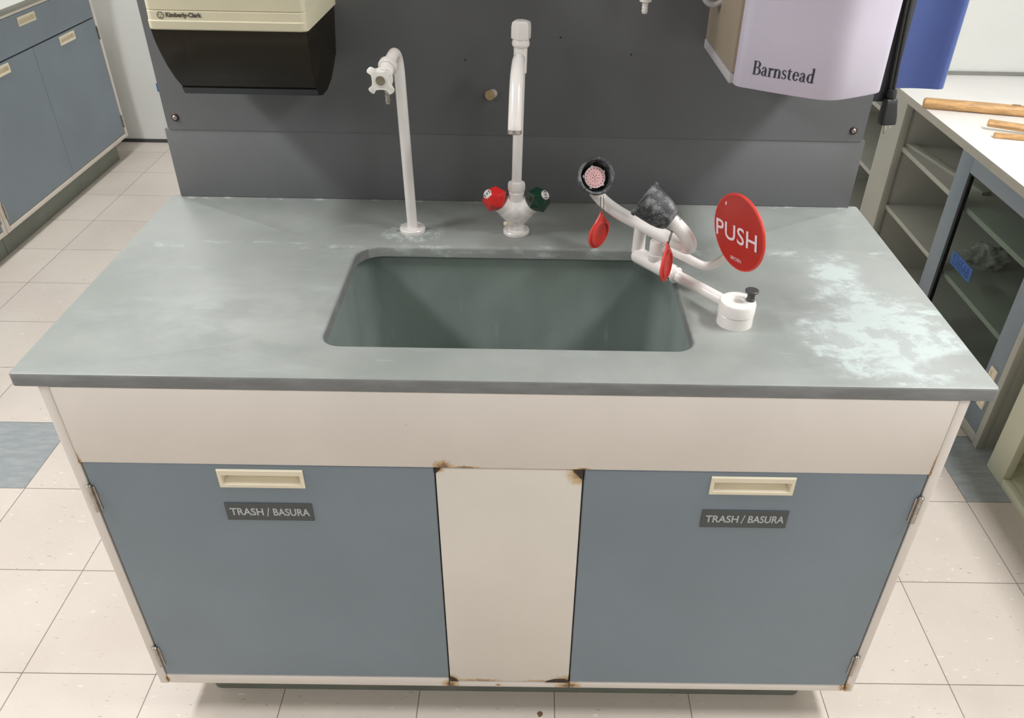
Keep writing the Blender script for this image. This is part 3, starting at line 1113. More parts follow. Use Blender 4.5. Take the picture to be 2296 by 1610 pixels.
tube(bm, path, [0.0098 + 0.0024 * min(1, i / (nn * 0.45)) for i in range(nn)], 28)
obj('spout', bm, M['white_coat'], fa, 50)
bm = bmesh.new()
tip_ax = (path[-1] - path[-3]).normalized()
A = axis_frame(path[-1], tip_ax, (0, 1, 0))
lathe(bm, [(0.0123, -0.0045), (0.0129, -0.0040), (0.0129, -0.0020), (0.0123, -0.0015), (0.0123, 0.0), (0.0129, 0.0005), (0.0129, 0.002), (0.0100, 0.0035), (0.0095, 0.001), (0.0, 0.001)], A, 32, False, False)
obj('outlet_ring', bm, M['steel'], fa, label='tarnished ring at the spout tip')

# ------------------------------------------------------------------ emergency eyewash
EB = Vector((0.3945, 0.190, CB))
ey = thing('eyewash_station', EB, 'white deck-mounted eyewash with two black bowls and a round red PUSH plate', 'eyewash')
bm = bmesh.new()
T0 = Matrix.Translation(EB)
lathe(bm, [(0.0312, 0), (0.0312, 0.0205), (0.0306, 0.0212)], T0, 48)
lathe(bm, [(0.0306, 0.0216), (0.0318, 0.0224), (0.0318, 0.0405), (0.0298, 0.0440), (0.0120, 0.0446), (0.0095, 0.0420), (0.0, 0.0418)], T0, 48, False, False)
obj('swivel_base', bm, M['white_coat'], ey)
bm = bmesh.new()
KP = EB + Vector((0.021, 0.0, 0.0435))
lathe(bm, [(0.0075, 0.0), (0.0075, 0.004), (0.0066, 0.005), (0.0066, 0.0135), (0.0088, 0.0165), (0.0118, 0.018), (0.0118, 0.0205), (0.0105, 0.0215), (0.0, 0.0215)], Matrix.Translation(KP), 28)
obj('release_button', bm, M['dark_knob'], ey, label='charcoal lift knob on the base')

D = Vector((0.61, -0.79, 0)).normalized()
Ee = Vector((0.79, 0.61, 0)).normalized()
ZA = 0.938
P_end = Vector((0.243, 0.384, ZA))


def along(t):
    return P_end + D * t


bm = bmesh.new()
tube(bm, [along(0.10), along(0.225)], 0.0108, 28)
obj('pivot_arm', bm, M['white_coat'], ey)
bm = bmesh.new()
tube(bm, [along(-0.006), along(-0.004), along(0.0), along(0.072), along(0.0725), along(0.078), along(0.0785), along(0.090), along(0.0905), along(0.101), along(0.1015), along(0.104)],
     [0.0135, 0.0152, 0.0158, 0.0158, 0.0145, 0.0145, 0.0165, 0.0165, 0.0145, 0.0145, 0.0160, 0.0135], 32)
vh = obj('valve_housing', bm, M['white_coat'], ey, 40)
bm = bmesh.new()
sd = (Ee * -0.80 + Vector((0, 0, -0.25)) + D * 0.0).normalized()
lathe(bm, [(0.0, 0.0006), (0.0024, 0.0005), (0.0028, 0.0)], axis_frame(along(0.095) + sd * 0.0143, sd), 16, False, False)
obj('set_screw', bm, M['rust_dark'], vh, label='dark grub screw')
bm = bmesh.new()
bn = along(0.046)
T1 = Matrix.Translation((bn.x, bn.y, ZA))
lathe(bm, [(0.0150, 0.010), (0.0158, 0.0125), (0.0158, 0.0225), (0.0148, 0.0235), (0.0140, 0.0238), (0.0140, 0.0465), (0.0128, 0.0490), (0.0, 0.0496)], T1, 40, False, False)
obj('bonnet', bm, M['white_coat'], ey)
bm = bmesh.new()
MC = Vector((0.1915, 0.350, 0))


def de(d, e, z):
    return MC + D * d + Ee * e + Vector((0, 0, z))


tube(bm, [de(0, 0.0645, ZA + 0.006), de(0, 0.0645, ZA + 0.03), de(0, 0.0645, 1.0)], [0.0128, 0.0122, 0.0118], 28)
obj('riser', bm, M['white_coat'], ey)
bm = bmesh.new()
half = [(0.103, 0.0205, 1.064), (0.116, 0.0275, 1.0555), (0.129, 0.036, 1.0425), (0.1375, 0.0450, 1.0265), (0.134, 0.0540, 1.0105), (0.119, 0.0605, 1.0025), (0.085, 0.0640, 1.0000), (0.045, 0.065, 0.9995)]
half_far = [(0.100, 0.0205, 1.064), (0.108, 0.030, 1.052), (0.112, 0.043, 1.035), (0.106, 0.055, 1.018), (0.090, 0.061, 1.008), (0.055, 0.064, 1.001)]
pts = half + [(0, 0.065, 0.9995)] + [(-d, e, z) for d, e, z in reversed(half_far)]
tube(bm, catmull([de(*p) for p in pts], 6), 0.0128, 28)
obj('yoke_pipe', bm, M['white_coat'], ey, 50)
BOWL = {}
for s, nm in ((1, 'right'), (-1, 'left')):
    axb = (D * (-0.76 * s) + Ee * -0.40 + Vector((0, 0, 0.5))).normalized()
    rim = MC + D * (0.0618 * s) + Ee * (0.0005) + Vector((0, 0, 1.0895))
    A = axis_frame(rim, axb)
    BOWL[nm] = (A, axb, rim)
    bm = bmesh.new()
    out = [(0.0125, -0.0645), (0.0165, -0.0635), (0.0205, -0.0600), (0.0248, -0.0515), (0.0282, -0.0390), (0.0302, -0.0250), (0.0314, -0.012), (0.0318, -0.007), (0.0340, -0.0065), (0.0348, -0.003), (0.0343, 0.0), (0.0330, 0.001),
           (0.0292, 0.0), (0.0284, -0.008), (0.0262, -0.022), (0.0232, -0.034), (0.0205, -0.040), (0.0, -0.040)]
    lathe(bm, out, A, 48, True, False)
    bw = obj('bowl', bm, M['worn_rubber'], ey, 45, label='scuffed black rubber bowl')
    bm = bmesh.new()
    H = 0.0075
    lathe(bm, [(0.0185, -0.0395), (0.0192, -0.037), (0.0192, -H - 0.010), (0.0198, -H - 0.009), (0.0198, -H - 0.0065), (0.0186, -H - 0.006), (0.0184, -H - 0.0075)], A, 40, False, False, 1)
    lathe(bm, [(0.0185, -H - 0.0073), (0.012, -H - 0.0066), (0.0, -H - 0.0062)], A, 40, False, False, 0)
    ng = 0
    for ring, cnt in ((0.0, 1), (0.0044, 5), (0.0084, 10), (0.0122, 14), (0.0158, 18)):
        for k in range(cnt):
            a = 2 * math.pi * k / cnt + ring * 190
            h0 = -H - 0.0061 - 0.0011 * ring / 0.0185
            lathe(bm, [(0.0, h0 + 0.0002), (0.0010, h0 + 0.0001)], A @ Matrix.Translation((ring * math.cos(a), ring * math.sin(a), 0)), 8, False, False, 2)
    for k in range(5):
        a = 2 * math.pi * k / 5 + 0.5
        T2 = A @ Matrix.Rotation(a, 4, 'Z')
        bx(bm, (0.0188, -0.0022, -H - 0.012), (0.0222, 0.0022, -H - 0.008), T2, 0, mi=1)
    obj('spray_head', bm, [M['pink'], M['white_ring'], M['hole']], bw, 40, fix=False, label='pink perforated spray head')
    # drain slot in the side of the bowl
    for sa in ((-110, 20) if s == 1 else (-95,)):
        bm = bmesh.new()
        T3 = A @ Matrix.Rotation(math.radians(sa), 4, 'Z') @ Matrix.Translation((0.0225, 0, -0.0465)) @ Matrix.Rotation(math.radians(72), 4, 'Y')
        prism(bm, rrect(-0.0042, 0.0042, -0.0085, 0.0085, 0.004, 5), -0.002, 0.0012, T3)
        obj('drain_slot', bm, M['black'], bw, label='dark oval drain slot')

# push lever and plate
bm = bmesh.new()
lv = catmull([(bn.x + 0.004, bn.y - 0.003, 0.974), (0.297, 0.337, 0.972), (0.322, 0.325, 0.9645), (0.342, 0.316, 0.9575), (0.3560, 0.3115, 0.9545), (0.369, 0.305, 0.9600), (0.380, 0.292, 0.9760), (0.3870, 0.268, 1.004), (0.3880, 0.2440, 1.0340)], 7)
tube(bm, lv, [0.0092 - 0.0018 * i / (len(lv) - 1) for i in range(len(lv))], 24)
obj('push_lever', bm, M['white_coat'], ey)
nrm = Vector((-0.8982, -0.4314, -0.0844)).normalized()
pc = Vector((0.3817, 0.2177, 1.0647))
A = axis_frame(pc, nrm) @ Matrix.Scale(0.96, 4)
bm = bmesh.new()
lathe(bm, [(0.0, -0.0062), (0.066, -0.0062), (0.0692, -0.0045), (0.0700, -0.002), (0.0694, -0.0002), (0.0680, 0.0006), (0.0668, 0.0002)], A, 72, False, False, 1)
lathe(bm, [(0.0668, 0.0002), (0.066, 0.0), (0.0, 0.0)], A, 72, False, False, 0)
# lettering
rot = Matrix.Rotation(math.radians(6.5), 4, 'Z')
TA = A @ Matrix.Translation((-0.0598, -0.0266, 0)) @ rot
text_bm('PUSH', TA, width=0.1145, height=0.0315, bold=0.010, depth=0.0007, space=1.05, bm=bm, mi=2)
text_bm('BROEN', A @ Matrix.Translation((-0.0125, -0.0555, 0)) @ rot, width=0.0295, height=0.0066, bold=0.006, depth=0.0007, bm=bm, mi=2)
prism(bm, [(-0.0415, 0.0375), (-0.0395, 0.0372), (-0.0382, 0.0415), (-0.0385, 0.0440), (-0.0408, 0.0440), (-0.0418, 0.0415)], 0.0001, 0.0006, A, 2)
obj('push_plate', bm, [M['push_red'], M['push_rim'], M['push_letter']], ey, 35, fix=False, label='round brick-red plate lettered PUSH')
bm = bmesh.new()
lathe(bm, [(0.013, -0.012), (0.013, -0.006)], A @ Matrix.Translation((-0.012, -0.022, 0)), 24)
obj('plate_boss', bm, M['white_coat'], ey)


def dust_cap(top, ctr, r, axis, chain_top, lab):
    """red rubber cap hanging from a loop of bead chain"""
    c = thing('dust_cap', ctr, lab, 'cap', 'red caps hanging from the eyewash bowls')
    up_v = (Vector(top) - Vector(ctr)).normalized()
    A = axis_frame(ctr, axis, up_v)
    bm = bmesh.new()
    lathe(bm, [(0.0, -0.0035), (r * 0.80, -0.0035), (r * 0.84, -0.0030), (r * 0.97, -0.0018), (r, 0.0), (r * 0.98, 0.0014), (r * 0.86, 0.0016), (r * 0.82, 0.0045), (r * 0.74, 0.0050), (r * 0.70, 0.0012), (r * 0.4, 0.0006), (0.0, 0.0004)], A, 48, False, False)
    # tear-drop tab towards the chain
    tab = [(-r * 0.55, r * 0.80), (-r * 0.2, r * 1.22), (-r * 0.12, r * 1.42), (r * 0.12, r * 1.42), (r * 0.2, r * 1.22), (r * 0.55, r * 0.80)]
    prism(bm, tab, -0.0016, 0.0012, A)
    obj('cap_disc', bm, M['red_rubber'], c, 40)
    bm = bmesh.new()
    tipc = A @ Vector((0, r * 1.36, 0))
    for sgn in (-1, 1):
        a = Vector(chain_top) + A.to_3x3() @ Vector((sgn * 0.0042, 0, 0))
        e = tipc + A.to_3x3() @ Vector((sgn * 0.0022, 0.0, 0.0015))
        n = max(6, int((a - e).length / 0.0023))
        for k in range(n + 1):
            p = a.lerp(e, k / n)
            sgp = math.sin(math.pi * k / n)
            p = p + A.to_3x3() @ Vector((sgn * 0.0018 * sgp, 0, 0))
            bmesh.ops.create_icosphere(bm, subdivisions=1, radius=0.0012, matrix=Matrix.Translation(p))
    obj('bead_chain', bm, M['brass_chain'], c, 60, label='tarnished bead chain')
    return c


dust_cap((0.1704, 0.44, 1.0), (0.1693, 0.44, 0.9564), 0.0315, (0.738, -0.673, -0.06), (0.1704, 0.4385, 1.0335), 'red rubber cap hanging on a chain from the bowl that faces the viewer')
dust_cap((0.2790, 0.266, 1.02), (0.2766, 0.265, 0.9792), 0.0305, (0.90, -0.42, 0.06), (0.2800, 0.2655, 1.0465), 'red rubber cap seen nearly edge-on, hanging from the sideways bowl')
# the loop of loose chain behind the sideways bowl belongs to the eyewash
bm = bmesh.new()
for k in range(22):
    a = k / 21
    p = Vector((0.2850, 0.279, 1.0725)).lerp(Vector((0.2790, 0.262, 1.046)), a) + Vector((0.010 * math.sin(a * 9), -0.006 * math.sin(a * 5), 0.004 * math.cos(a * 8)))
    bmesh.ops.create_icosphere(bm, subdivisions=1, radius=0.00125, matrix=Matrix.Translation(p))
obj('bead_chain', bm, M['brass_chain'], ey, 60, label='loose bead chain behind the bowl')

# ------------------------------------------------------------------ paper towel dispenser on the left of the panel
dp = thing('towel_dispenser', (-0.4935, YP - 0.0015, 1.18), 'cream paper towel dispenser with a smoked brown front, on the dark panel', 'dispenser')
DX0, DX1 = -0.6300, -0.3565
YW = YP - 0.0015
TOPZ = 1.64


def prof_box(bm, prof, x0, x1, taper=None, mi=0):
    """side profile [(y, z)] swept between x0 and x1; taper(z) gives how far the sides draw in"""
    t = taper or (lambda z: 0.0)
    L = [bm.verts.new((x0 + t(z), y, z)) for y, z in prof]
    R = [bm.verts.new((x1 - t(z), y, z)) for y, z in prof]
    fs = [bm.faces.new(L), bm.faces.new(list(reversed(R)))]
    n = len(prof)
    for k in range(n):
        k2 = (k + 1) % n
        fs.append(bm.faces.new((L[k], R[k], R[k2], L[k2])))
    for f in fs:
        f.material_index = mi


bm = bmesh.new()
yf0 = 0.4585
cov = [(YW, 1.3155), (YW, TOPZ), (0.500, TOPZ), (0.475, 1.625), (0.462, 1.60), (yf0 + 0.001, 1.3475), (yf0 + 0.0025, 1.3460), (yf0 + 0.0002, 1.3445), (yf0 - 0.0005, 1.3310), (yf0 - 0.0035, 1.3295), (yf0 - 0.0030, 1.3175), (yf0 - 0.001, 1.3155)]
rr_ = 0.012
prev = None
for (y, z) in cov[2:]:
    sec = [(DX0, YW)] + [(DX0 + rr_ - rr_ * math.cos(math.radians(t)), y + rr_ - rr_ * math.sin(math.radians(t))) for t in range(0, 91, 15)] \
        + [(DX1 - rr_ + rr_ * math.cos(math.radians(t)), y + rr_ - rr_ * math.sin(math.radians(t))) for t in range(90, -1, -15)] + [(DX1, YW)]
    row = [bm.verts.new((x, yy, z)) for x, yy in sec]
    if prev:
        for k in range(len(row)):
            k2 = (k + 1) % len(row)
            bm.faces.new((row[k], row[k2], prev[k2], prev[k]))
    else:
        bm.faces.new(row)
    prev = row
bm.faces.new(list(reversed(prev)))
TX = frame((-0.5945, yf0 - 0.0003, 1.3336), (1, 0, 0), (0, 0, 1), (0, -1, 0))
text_bm('Kimberly-Clark', TX, width=0.0610, height=0.0098, bold=0.045, depth=0.0006, bm=bm, mi=1)
# emblem: ring with a knot of three arcs
E0 = TX @ Matrix.Translation((-0.0090, 0.0052, 0.0012))


flat_arc(bm, E0, 0, 0, 0.0056, 0, 360, 0.0008, 32, 1)
for k in range(3):
    a = math.radians(90 + 120 * k)
    flat_arc(bm, E0, 0.0026 * math.cos(a), 0.0026 * math.sin(a), 0.0028, math.degrees(a) - 150, math.degrees(a) + 110, 0.0008, 16, 1)
obj('upper_cover', bm, [M['disp_cream'], M['brown_ink']], dp, 14, fix=False)

low = [(YW, 1.3150), (YW, 1.225), (0.672, 1.202), (0.645, 1.187), (0.600, 1.178), (0.560, 1.1795), (0.525, 1.1885), (0.5165, 1.2030), (0.4985, 1.2230), (0.4825, 1.2480), (0.4705, 1.2750), (0.4640, 1.2960), (0.4615, 1.3150)]
bm = bmesh.new()
tap = lambda z: 0.0025 + 0.0105 * min(1, max(0, (1.315 - z) / 0.12)) ** 1.2
# open shell: front, sides and a partial bottom
prof = low
L = [bm.verts.new((DX0 + tap(z), y, z)) for y, z in prof]
R = [bm.verts.new((DX1 - tap(z), y, z)) for y, z in prof]
bm.faces.new(L)
bm.faces.new(list(reversed(R)))
for k in range(1, len(prof) - 1):
    bm.faces.new((L[k], R[k], R[k + 1], L[k + 1]))
lc = obj('lower_cover', bm, M['smoked'], dp, 30, label='smoked brown see-through lower cover')
bm = bmesh.new()
ST = [(DX0 + 0.0115, 0.5175, 1.2015), (DX1 - 0.0115, 0.5175, 1.2015)]
n = 60
tf = frame((0, 0.5160, 1.2032), (1, 0, 0), Vector((0, 0.52, -0.854)), Vector((0, -0.854, -0.52)))
zz = []
for k in range(n + 1):
    x = ST[0][0] + (ST[1][0] - ST[0][0]) * k / n
    zz.append((x, 0.0140 + (0.0022 if k % 2 else 0)))
prism(bm, [(ST[0][0], 0.0)] + [(ST[1][0], 0.0)] + list(reversed(zz)), 0.0, 0.0022, tf)
obj('cutter_strip', bm, M['cutter'], dp, label='black serrated cutter strip')
bm = bmesh.new()
prof_box(bm, [(YW, 1.232), (YW, 1.3152), (YW - 0.006, 1.3152), (YW - 0.006, 1.232)], DX0 + 0.012, DX1 - 0.012)
obj('back_plate', bm, M['dark_grey_plastic'], dp)
bm = bmesh.new()
RC = Matrix.Translation((DX0 + 0.030, 0.588, 1.262)) @ Matrix.Rotation(math.radians(90), 4, 'Y')
lathe(bm, [(0.018, 0.0), (0.062, 0.0), (0.0625, 0.001), (0.0625, 0.212), (0.062, 0.213), (0.018, 0.213), (0.018, 0.0)], RC, 56, False, False)
rl = obj('towel_roll', bm, M['paper'], None, loc=(DX0 + 0.136, 0.588, 1.262))
tag(rl, 'roll of white paper towel dimly visible inside the smoked dispenser', 'paper roll')
bm = bmesh.new()
tube(bm, [(DX0 + 0.008, 0.588, 1.262), (DX1 - 0.008, 0.588, 1.262)], 0.0165, 20)
obj('roll_spindle', bm, M['dark_grey_plastic'], dp)

# ------------------------------------------------------------------ water purifier on the right of the panel
wp = thing('water_purifier', (0.505, YW, 1.247), 'lavender-white bow-fronted water purifier lettered Barnstead, on the dark panel', 'water purifier')
PZ0, PZ1 = 1.247, 1.80
ctl = [(0.3865, 0.4390), (0.3885, 0.4270), (0.3950, 0.4185), (0.4100, 0.4090), (0.4400, 0.3900), (0.4680, 0.3740), (0.4950, 0.3590), (0.5200, 0.3490), (0.5450, 0.3505), (0.5750, 0.3640), (0.6050, 0.3810), (0.6280, 0.3960), (0.6360, 0.4080), (0.6400, 0.4250)]
front = [(p.x, p.y) for p in catmull([(x, y, 0) for x, y in ctl], 6)]


def shell_rows(bm, rows, mi=0):
    """rows = [(z, inset)] of the bowed front; strip of quads"""
    prev = None
    for z, ins in rows:
        cur = []
        for i, (x, y) in enumerate(front):
            a, c = front[max(0, i - 1)], front[min(len(front) - 1, i + 1)]
            t = Vector((c[0] - a[0], c[1] - a[1], 0)).normalized()
            nrm2 = Vector((t.y, -t.x, 0))
            cur.append(bm.verts.new((x - nrm2.x * ins, y - nrm2.y * ins, z)))
        if prev:
            for k in range(len(cur) - 1):
                f = bm.faces.new((prev[k], prev[k + 1], cur[k + 1], cur[k]))
                f.material_index = mi
        prev = cur


bm = bmesh.new()
shell_rows(bm, [(PZ0 + 0.001, 0.006), (PZ0, 0.004), (PZ0 + 0.0006, 0.0012), (PZ0 + 0.003, 0.0), (PZ0 + 0.1, 0.0), (PZ0 + 0.25, 0.0), (PZ1, 0.0)])
# lettering wrapped on the bowed front
ARC = [0.0]
for p, q in zip(front[:-1], front[1:]):
    ARC.append(ARC[-1] + math.hypot(q[0] - p[0], q[1] - p[1]))


def on_front(s, z, off):
    i = 0
    while i < len(ARC) - 2 and ARC[i + 1] < s:
        i += 1
    f = (s - ARC[i]) / (ARC[i + 1] - ARC[i])
    x = front[i][0] + (front[i + 1][0] - front[i][0]) * f
    y = front[i][1] + (front[i + 1][1] - front[i][1]) * f
    t = Vector((front[i + 1][0] - front[i][0], front[i + 1][1] - front[i][1], 0)).normalized()
    return Vector((x + t.y * off, y - t.x * off, z))


class Glyphs:
    """old-style serif letters drawn from bars and swelling arcs; unit = x-height"""

    def __init__(self):
        self.polys = []

    def poly(self, pts, ox):
        self.polys.append([(x + ox, y) for x, y in pts])

    def bar(self, x0, y0, x1, y1, w0, w1, ox):
        d = Vector((x1 - x0, y1 - y0)).normalized()
        n_ = Vector((-d.y, d.x))
        st = 6
        for k in range(st):
            a, c = k / st, (k + 1) / st
            pa = (x0 + (x1 - x0) * a, y0 + (y1 - y0) * a)
            pc_ = (x0 + (x1 - x0) * c, y0 + (y1 - y0) * c)
            wa, wc = (w0 + (w1 - w0) * a) / 2, (w0 + (w1 - w0) * c) / 2
            self.poly([(pa[0] - n_.x * wa, pa[1] - n_.y * wa), (pc_[0] - n_.x * wc, pc_[1] - n_.y * wc), (pc_[0] + n_.x * wc, pc_[1] + n_.y * wc), (pa[0] + n_.x * wa, pa[1] + n_.y * wa)], ox)

    def arc(self, cx, cy, rx, ry, a0, a1, thin, thick, ox, n=18, phase=0):
        for k in range(n):
            q = []
            for kk in (k, k + 1):
                a = math.radians(a0 + (a1 - a0) * kk / n)
                wv = thin + (thick - thin) * abs(math.cos(a + math.radians(phase))) ** 1.4
                q.append(((cx + rx * math.cos(a), cy + ry * math.sin(a)), (cx + (rx - wv) * math.cos(a), cy + (ry - wv * 0.9) * math.sin(a))))
            self.poly([q[0][0], q[1][0], q[1][1], q[0][1]], ox)

    def serif(self, cx, y, half, ox, up=1):
        t = 0.055
        self.poly([(cx - half, y), (cx + half, y), (cx + half, y + up * t * 0.7), (cx + half * 0.45, y + up * t * 1.3), (cx - half * 0.45, y + up * t * 1.3), (cx - half, y + up * t * 0.7)], ox)

    def flag(self, x, y, ox, wd=0.2):
        self.poly([(x + 0.09, y), (x + 0.09, y - 0.16), (x - 0.09, y - 0.13), (x - 0.09 - wd, y - 0.10), (x - 0.09 - wd, y - 0.07)], ox)

    def letter(self, ch, ox):
        st = 0.22
        if ch == 'B':
            self.bar(0.24, 0, 0.24, 1.52, 0.235, 0.235, ox)
            self.serif(0.24, 0, 0.24, ox)
            self.serif(0.24, 1.52, 0.24, ox, -1)
            self.bar(0.24, 1.485, 0.56, 1.485, 0.07, 0.07, ox)
            self.bar(0.24, 0.80, 0.6, 0.80, 0.07, 0.07, ox)
            self.bar(0.24, 0.035, 0.6, 0.035, 0.07, 0.07, ox)
            self.arc(0.54, 1.155, 0.38, 0.365, -90, 90, 0.085, 0.235, ox)
            self.arc(0.56, 0.415, 0.47, 0.415, -90, 90, 0.085, 0.25, ox)
            return 1.13
        if ch == 'a':
            self.bar(0.58, 0.12, 0.58, 0.72, st, st, ox)
            self.arc(0.39, 0.70, 0.28, 0.30, 0, 150, 0.07, st, ox)
            self.poly([(0.10, 0.72), (0.19, 0.70), (0.24, 0.80), (0.19, 0.90)], ox)
            self.arc(0.36, 0.27, 0.285, 0.29, 75, 300, 0.075, 0.22, ox)
            self.bar(0.36, 0.56, 0.58, 0.62, 0.06, 0.06, ox)
            self.bar(0.45, 0.06, 0.58, 0.16, 0.07, 0.07, ox)
            self.arc(0.70, 0.15, 0.21, 0.15, 180, 300, 0.06, st, ox)
            return 0.92
        if ch in 'rn':
            self.bar(0.24, 0, 0.24, 0.96, st, st, ox)
            self.serif(0.24, 0, 0.23, ox)
            self.flag(0.24, 1.0, ox, 0.14)
            if ch == 'r':
                self.bar(0.28, 0.72, 0.50, 0.93, 0.08, 0.13, ox)
                self.arc(0.56, 0.86, 0.12, 0.12, 0, 360, 0.118, 0.118, ox, 14)
                return 0.74
            self.arc(0.555, 0.62, 0.295, 0.38, 0, 150, 0.085, st, ox)
            self.bar(0.758, 0, 0.758, 0.64, st, st, ox)
            self.serif(0.758, 0, 0.22, ox)
            return 1.05
        if ch == 's':
            self.arc(0.35, 0.745, 0.25, 0.255, 35, 245, 0.07, 0.15, ox)
            self.arc(0.36, 0.265, 0.275, 0.265, -145, 65, 0.07, 0.15, ox)
            self.bar(0.20, 0.60, 0.53, 0.42, 0.17, 0.17, ox)
            self.poly([(0.53, 0.70), (0.57, 0.70), (0.57, 0.97), (0.52, 0.90)], ox)
            self.poly([(0.09, 0.30), (0.13, 0.30), (0.16, 0.10), (0.09, 0.03)], ox)
            return 0.76
        if ch == 't':
            self.bar(0.25, 0.2, 0.25, 1.0, st, st, ox)
            self.poly([(0.04, 0.91), (0.33, 1.26), (0.33, 0.91)], ox)
            self.bar(0.05, 0.945, 0.55, 0.945, 0.07, 0.07, ox)
            self.arc(0.42, 0.22, 0.265, 0.23, 180, 310, 0.075, st, ox)
            return 0.66
        if ch == 'e':
            self.arc(0.45, 0.5, 0.38, 0.5, 5, 325, 0.095, 0.23, ox, 30, 0)
            self.bar(0.12, 0.585, 0.80, 0.585, 0.065, 0.065, ox)
            return 0.90
        if ch == 'd':
            self.arc(0.45, 0.49, 0.38, 0.49, 60, 300, 0.10, 0.235, ox, 26)
            self.bar(0.72, 0.06, 0.72, 1.58, st, st, ox)
            self.flag(0.72, 1.62, ox, 0.14)
            self.poly([(0.63, 0.10), (0.98, 0.10), (0.98, 0.06), (0.80, 0.03), (0.63, -0.02)], ox)
            self.bar(0.55, 0.90, 0.68, 0.82, 0.08, 0.08, ox)
            self.bar(0.52, 0.055, 0.68, 0.17, 0.08, 0.08, ox)
            return 1.04
        return 0.4


G = Glyphs()
cur = 0.0
for chh in 'Barnstead':
    cur += G.letter(chh, cur) * 0.92
s0 = next(i for i, (x, y) in enumerate(front) if x >= 0.4085)
s0 = ARC[s0]
WID = 0.1055
k_ = WID / cur
ZB = 1.2725
for pl in G.polys:
    vs = [bm.verts.new(on_front(s0 + x * k_, ZB + y * 0.0148, 0.0007)) for x, y in pl]
    try:
        f = bm.faces.new(vs)
        f.material_index = 1
    except ValueError:
        pass
obj('front_cover', bm, [M['lavender'], M['ink']], wp, 30, fix=False)
bm = bmesh.new()
sx0 = 0.3805
bx(bm, (sx0, 0.4385, 1.2655), (0.6385, YW, PZ1 - 0.002), I4, 0.002)
obj('side_body', bm, M['shaded_side'], wp, label='inner housing in beige darkened to stand for shade')
bm = bmesh.new()
bx(bm, (sx0 - 0.0015, 0.440, PZ0 + 0.001), (0.6390, YW, 1.2650), I4, 0.0015)
obj('base_band', bm, M['grey_band'], wp, label='grey band round the bottom of the housing')
bm = bmesh.new()
tube(bm, catmull([(0.384, 0.60, 1.352), (0.368, 0.600, 1.345), (0.352, 0.602, 1.353), (0.343, 0.606, 1.380), (0.342, 0.612, 1.44)], 8), 0.0055, 16)
obj('hose', bm, M['grey_band'], wp, label='grey tube looping out of the side')

# ------------------------------------------------------------------ white water outlet hanging in from above
wo = thing('panel_outlet_tap', (0.2405, 0.600, 1.33), 'white barbed tap nozzle pointing down at the top edge of the panel', 'tap')
bm = bmesh.new()
prof = [(0.0, 1.3285), (0.0046, 1.3285), (0.0050, 1.3290)]
z = 1.3290
for k in range(3):
    prof += [(0.0062, z + 0.0052), (0.0052, z + 0.0056)]
    z += 0.0056
prof += [(0.0060, z + 0.002), (0.0108, z + 0.003), (0.0116, z + 0.005), (0.0116, z + 0.014), (0.0104, z + 0.016), (0.0104, 1.395), (0.0, 1.395)]
lathe(bm, prof, Matrix.Translation((0.2405, 0.600, 0)), 28, False, False)
obj('nozzle', bm, M['white_coat'], wo)
bm = bmesh.new()
tube(bm, catmull([(0.2405, 0.600, 1.385), (0.2405, 0.601, 1.41), (0.2405, 0.612, 1.43), (0.2405, 0.64, 1.437), (0.2405, YW, 1.437)], 6), 0.0102, 24)
obj('arm', bm, M['white_coat'], wo)
bm = bmesh.new()
lathe(bm, [(0.024, 0.0), (0.024, 0.005), (0.021, 0.007), (0.0102, 0.0075)], frame((0.2405, YW, 1.437), (1, 0, 0), (0, 0, 1), (0, -1, 0)), 32)
obj('wall_flange', bm, M['white_coat'], wo)

# ------------------------------------------------------------------ blue unit on the back of the panel, its cord and plug
bu = thing('blue_wall_unit', (0.72, YP + 0.012, 1.15), 'blue plastic unit on the back of the panel, sticking out past its right edge', 'wall unit')
bm = bmesh.new()
prof = rrect(0.779, 0.906, 0.722, 0.86, (0.018, 0.018, 0.006, 0.004), 8)
# gently hollow front
pr2 = []
for x, y in prof:
    pr2.append((x, y))
lo = []
for k in range(9):
    f = k / 8
    lo.append((0.783 + (0.888 - 0.783) * f, 0.722 + 0.006 * math.sin(math.pi * f)))
poly = lo + [p for p in prof if not (p[1] < 0.7222 and 0.783 < p[0] < 0.889)][0:]
poly = lo[:-1] + prof[0:9] + prof[9:18] + prof[18:27] + prof[27:35]
clean = []
for p in poly:
    if not clean or (abs(p[0] - clean[-1][0]) + abs(p[1] - clean[-1][1])) > 1e-5:
        clean.append(p)
prism(bm, clean, 1.167, 1.64)
obj('shell', bm, M['blue_shell'], bu, 40)
bm = bmesh.new()
bx(bm, (0.50, YP + 0.0125, 1.142), (0.792, 0.7210, 1.64), I4, 0.002)
bx(bm, (0.50, 0.7205, 1.15), (0.7785, 0.80, 1.64), I4, 0.002)
obj('back_plate', bm, M['dark_grey_plastic'], bu, label='dark grey mounting plate')

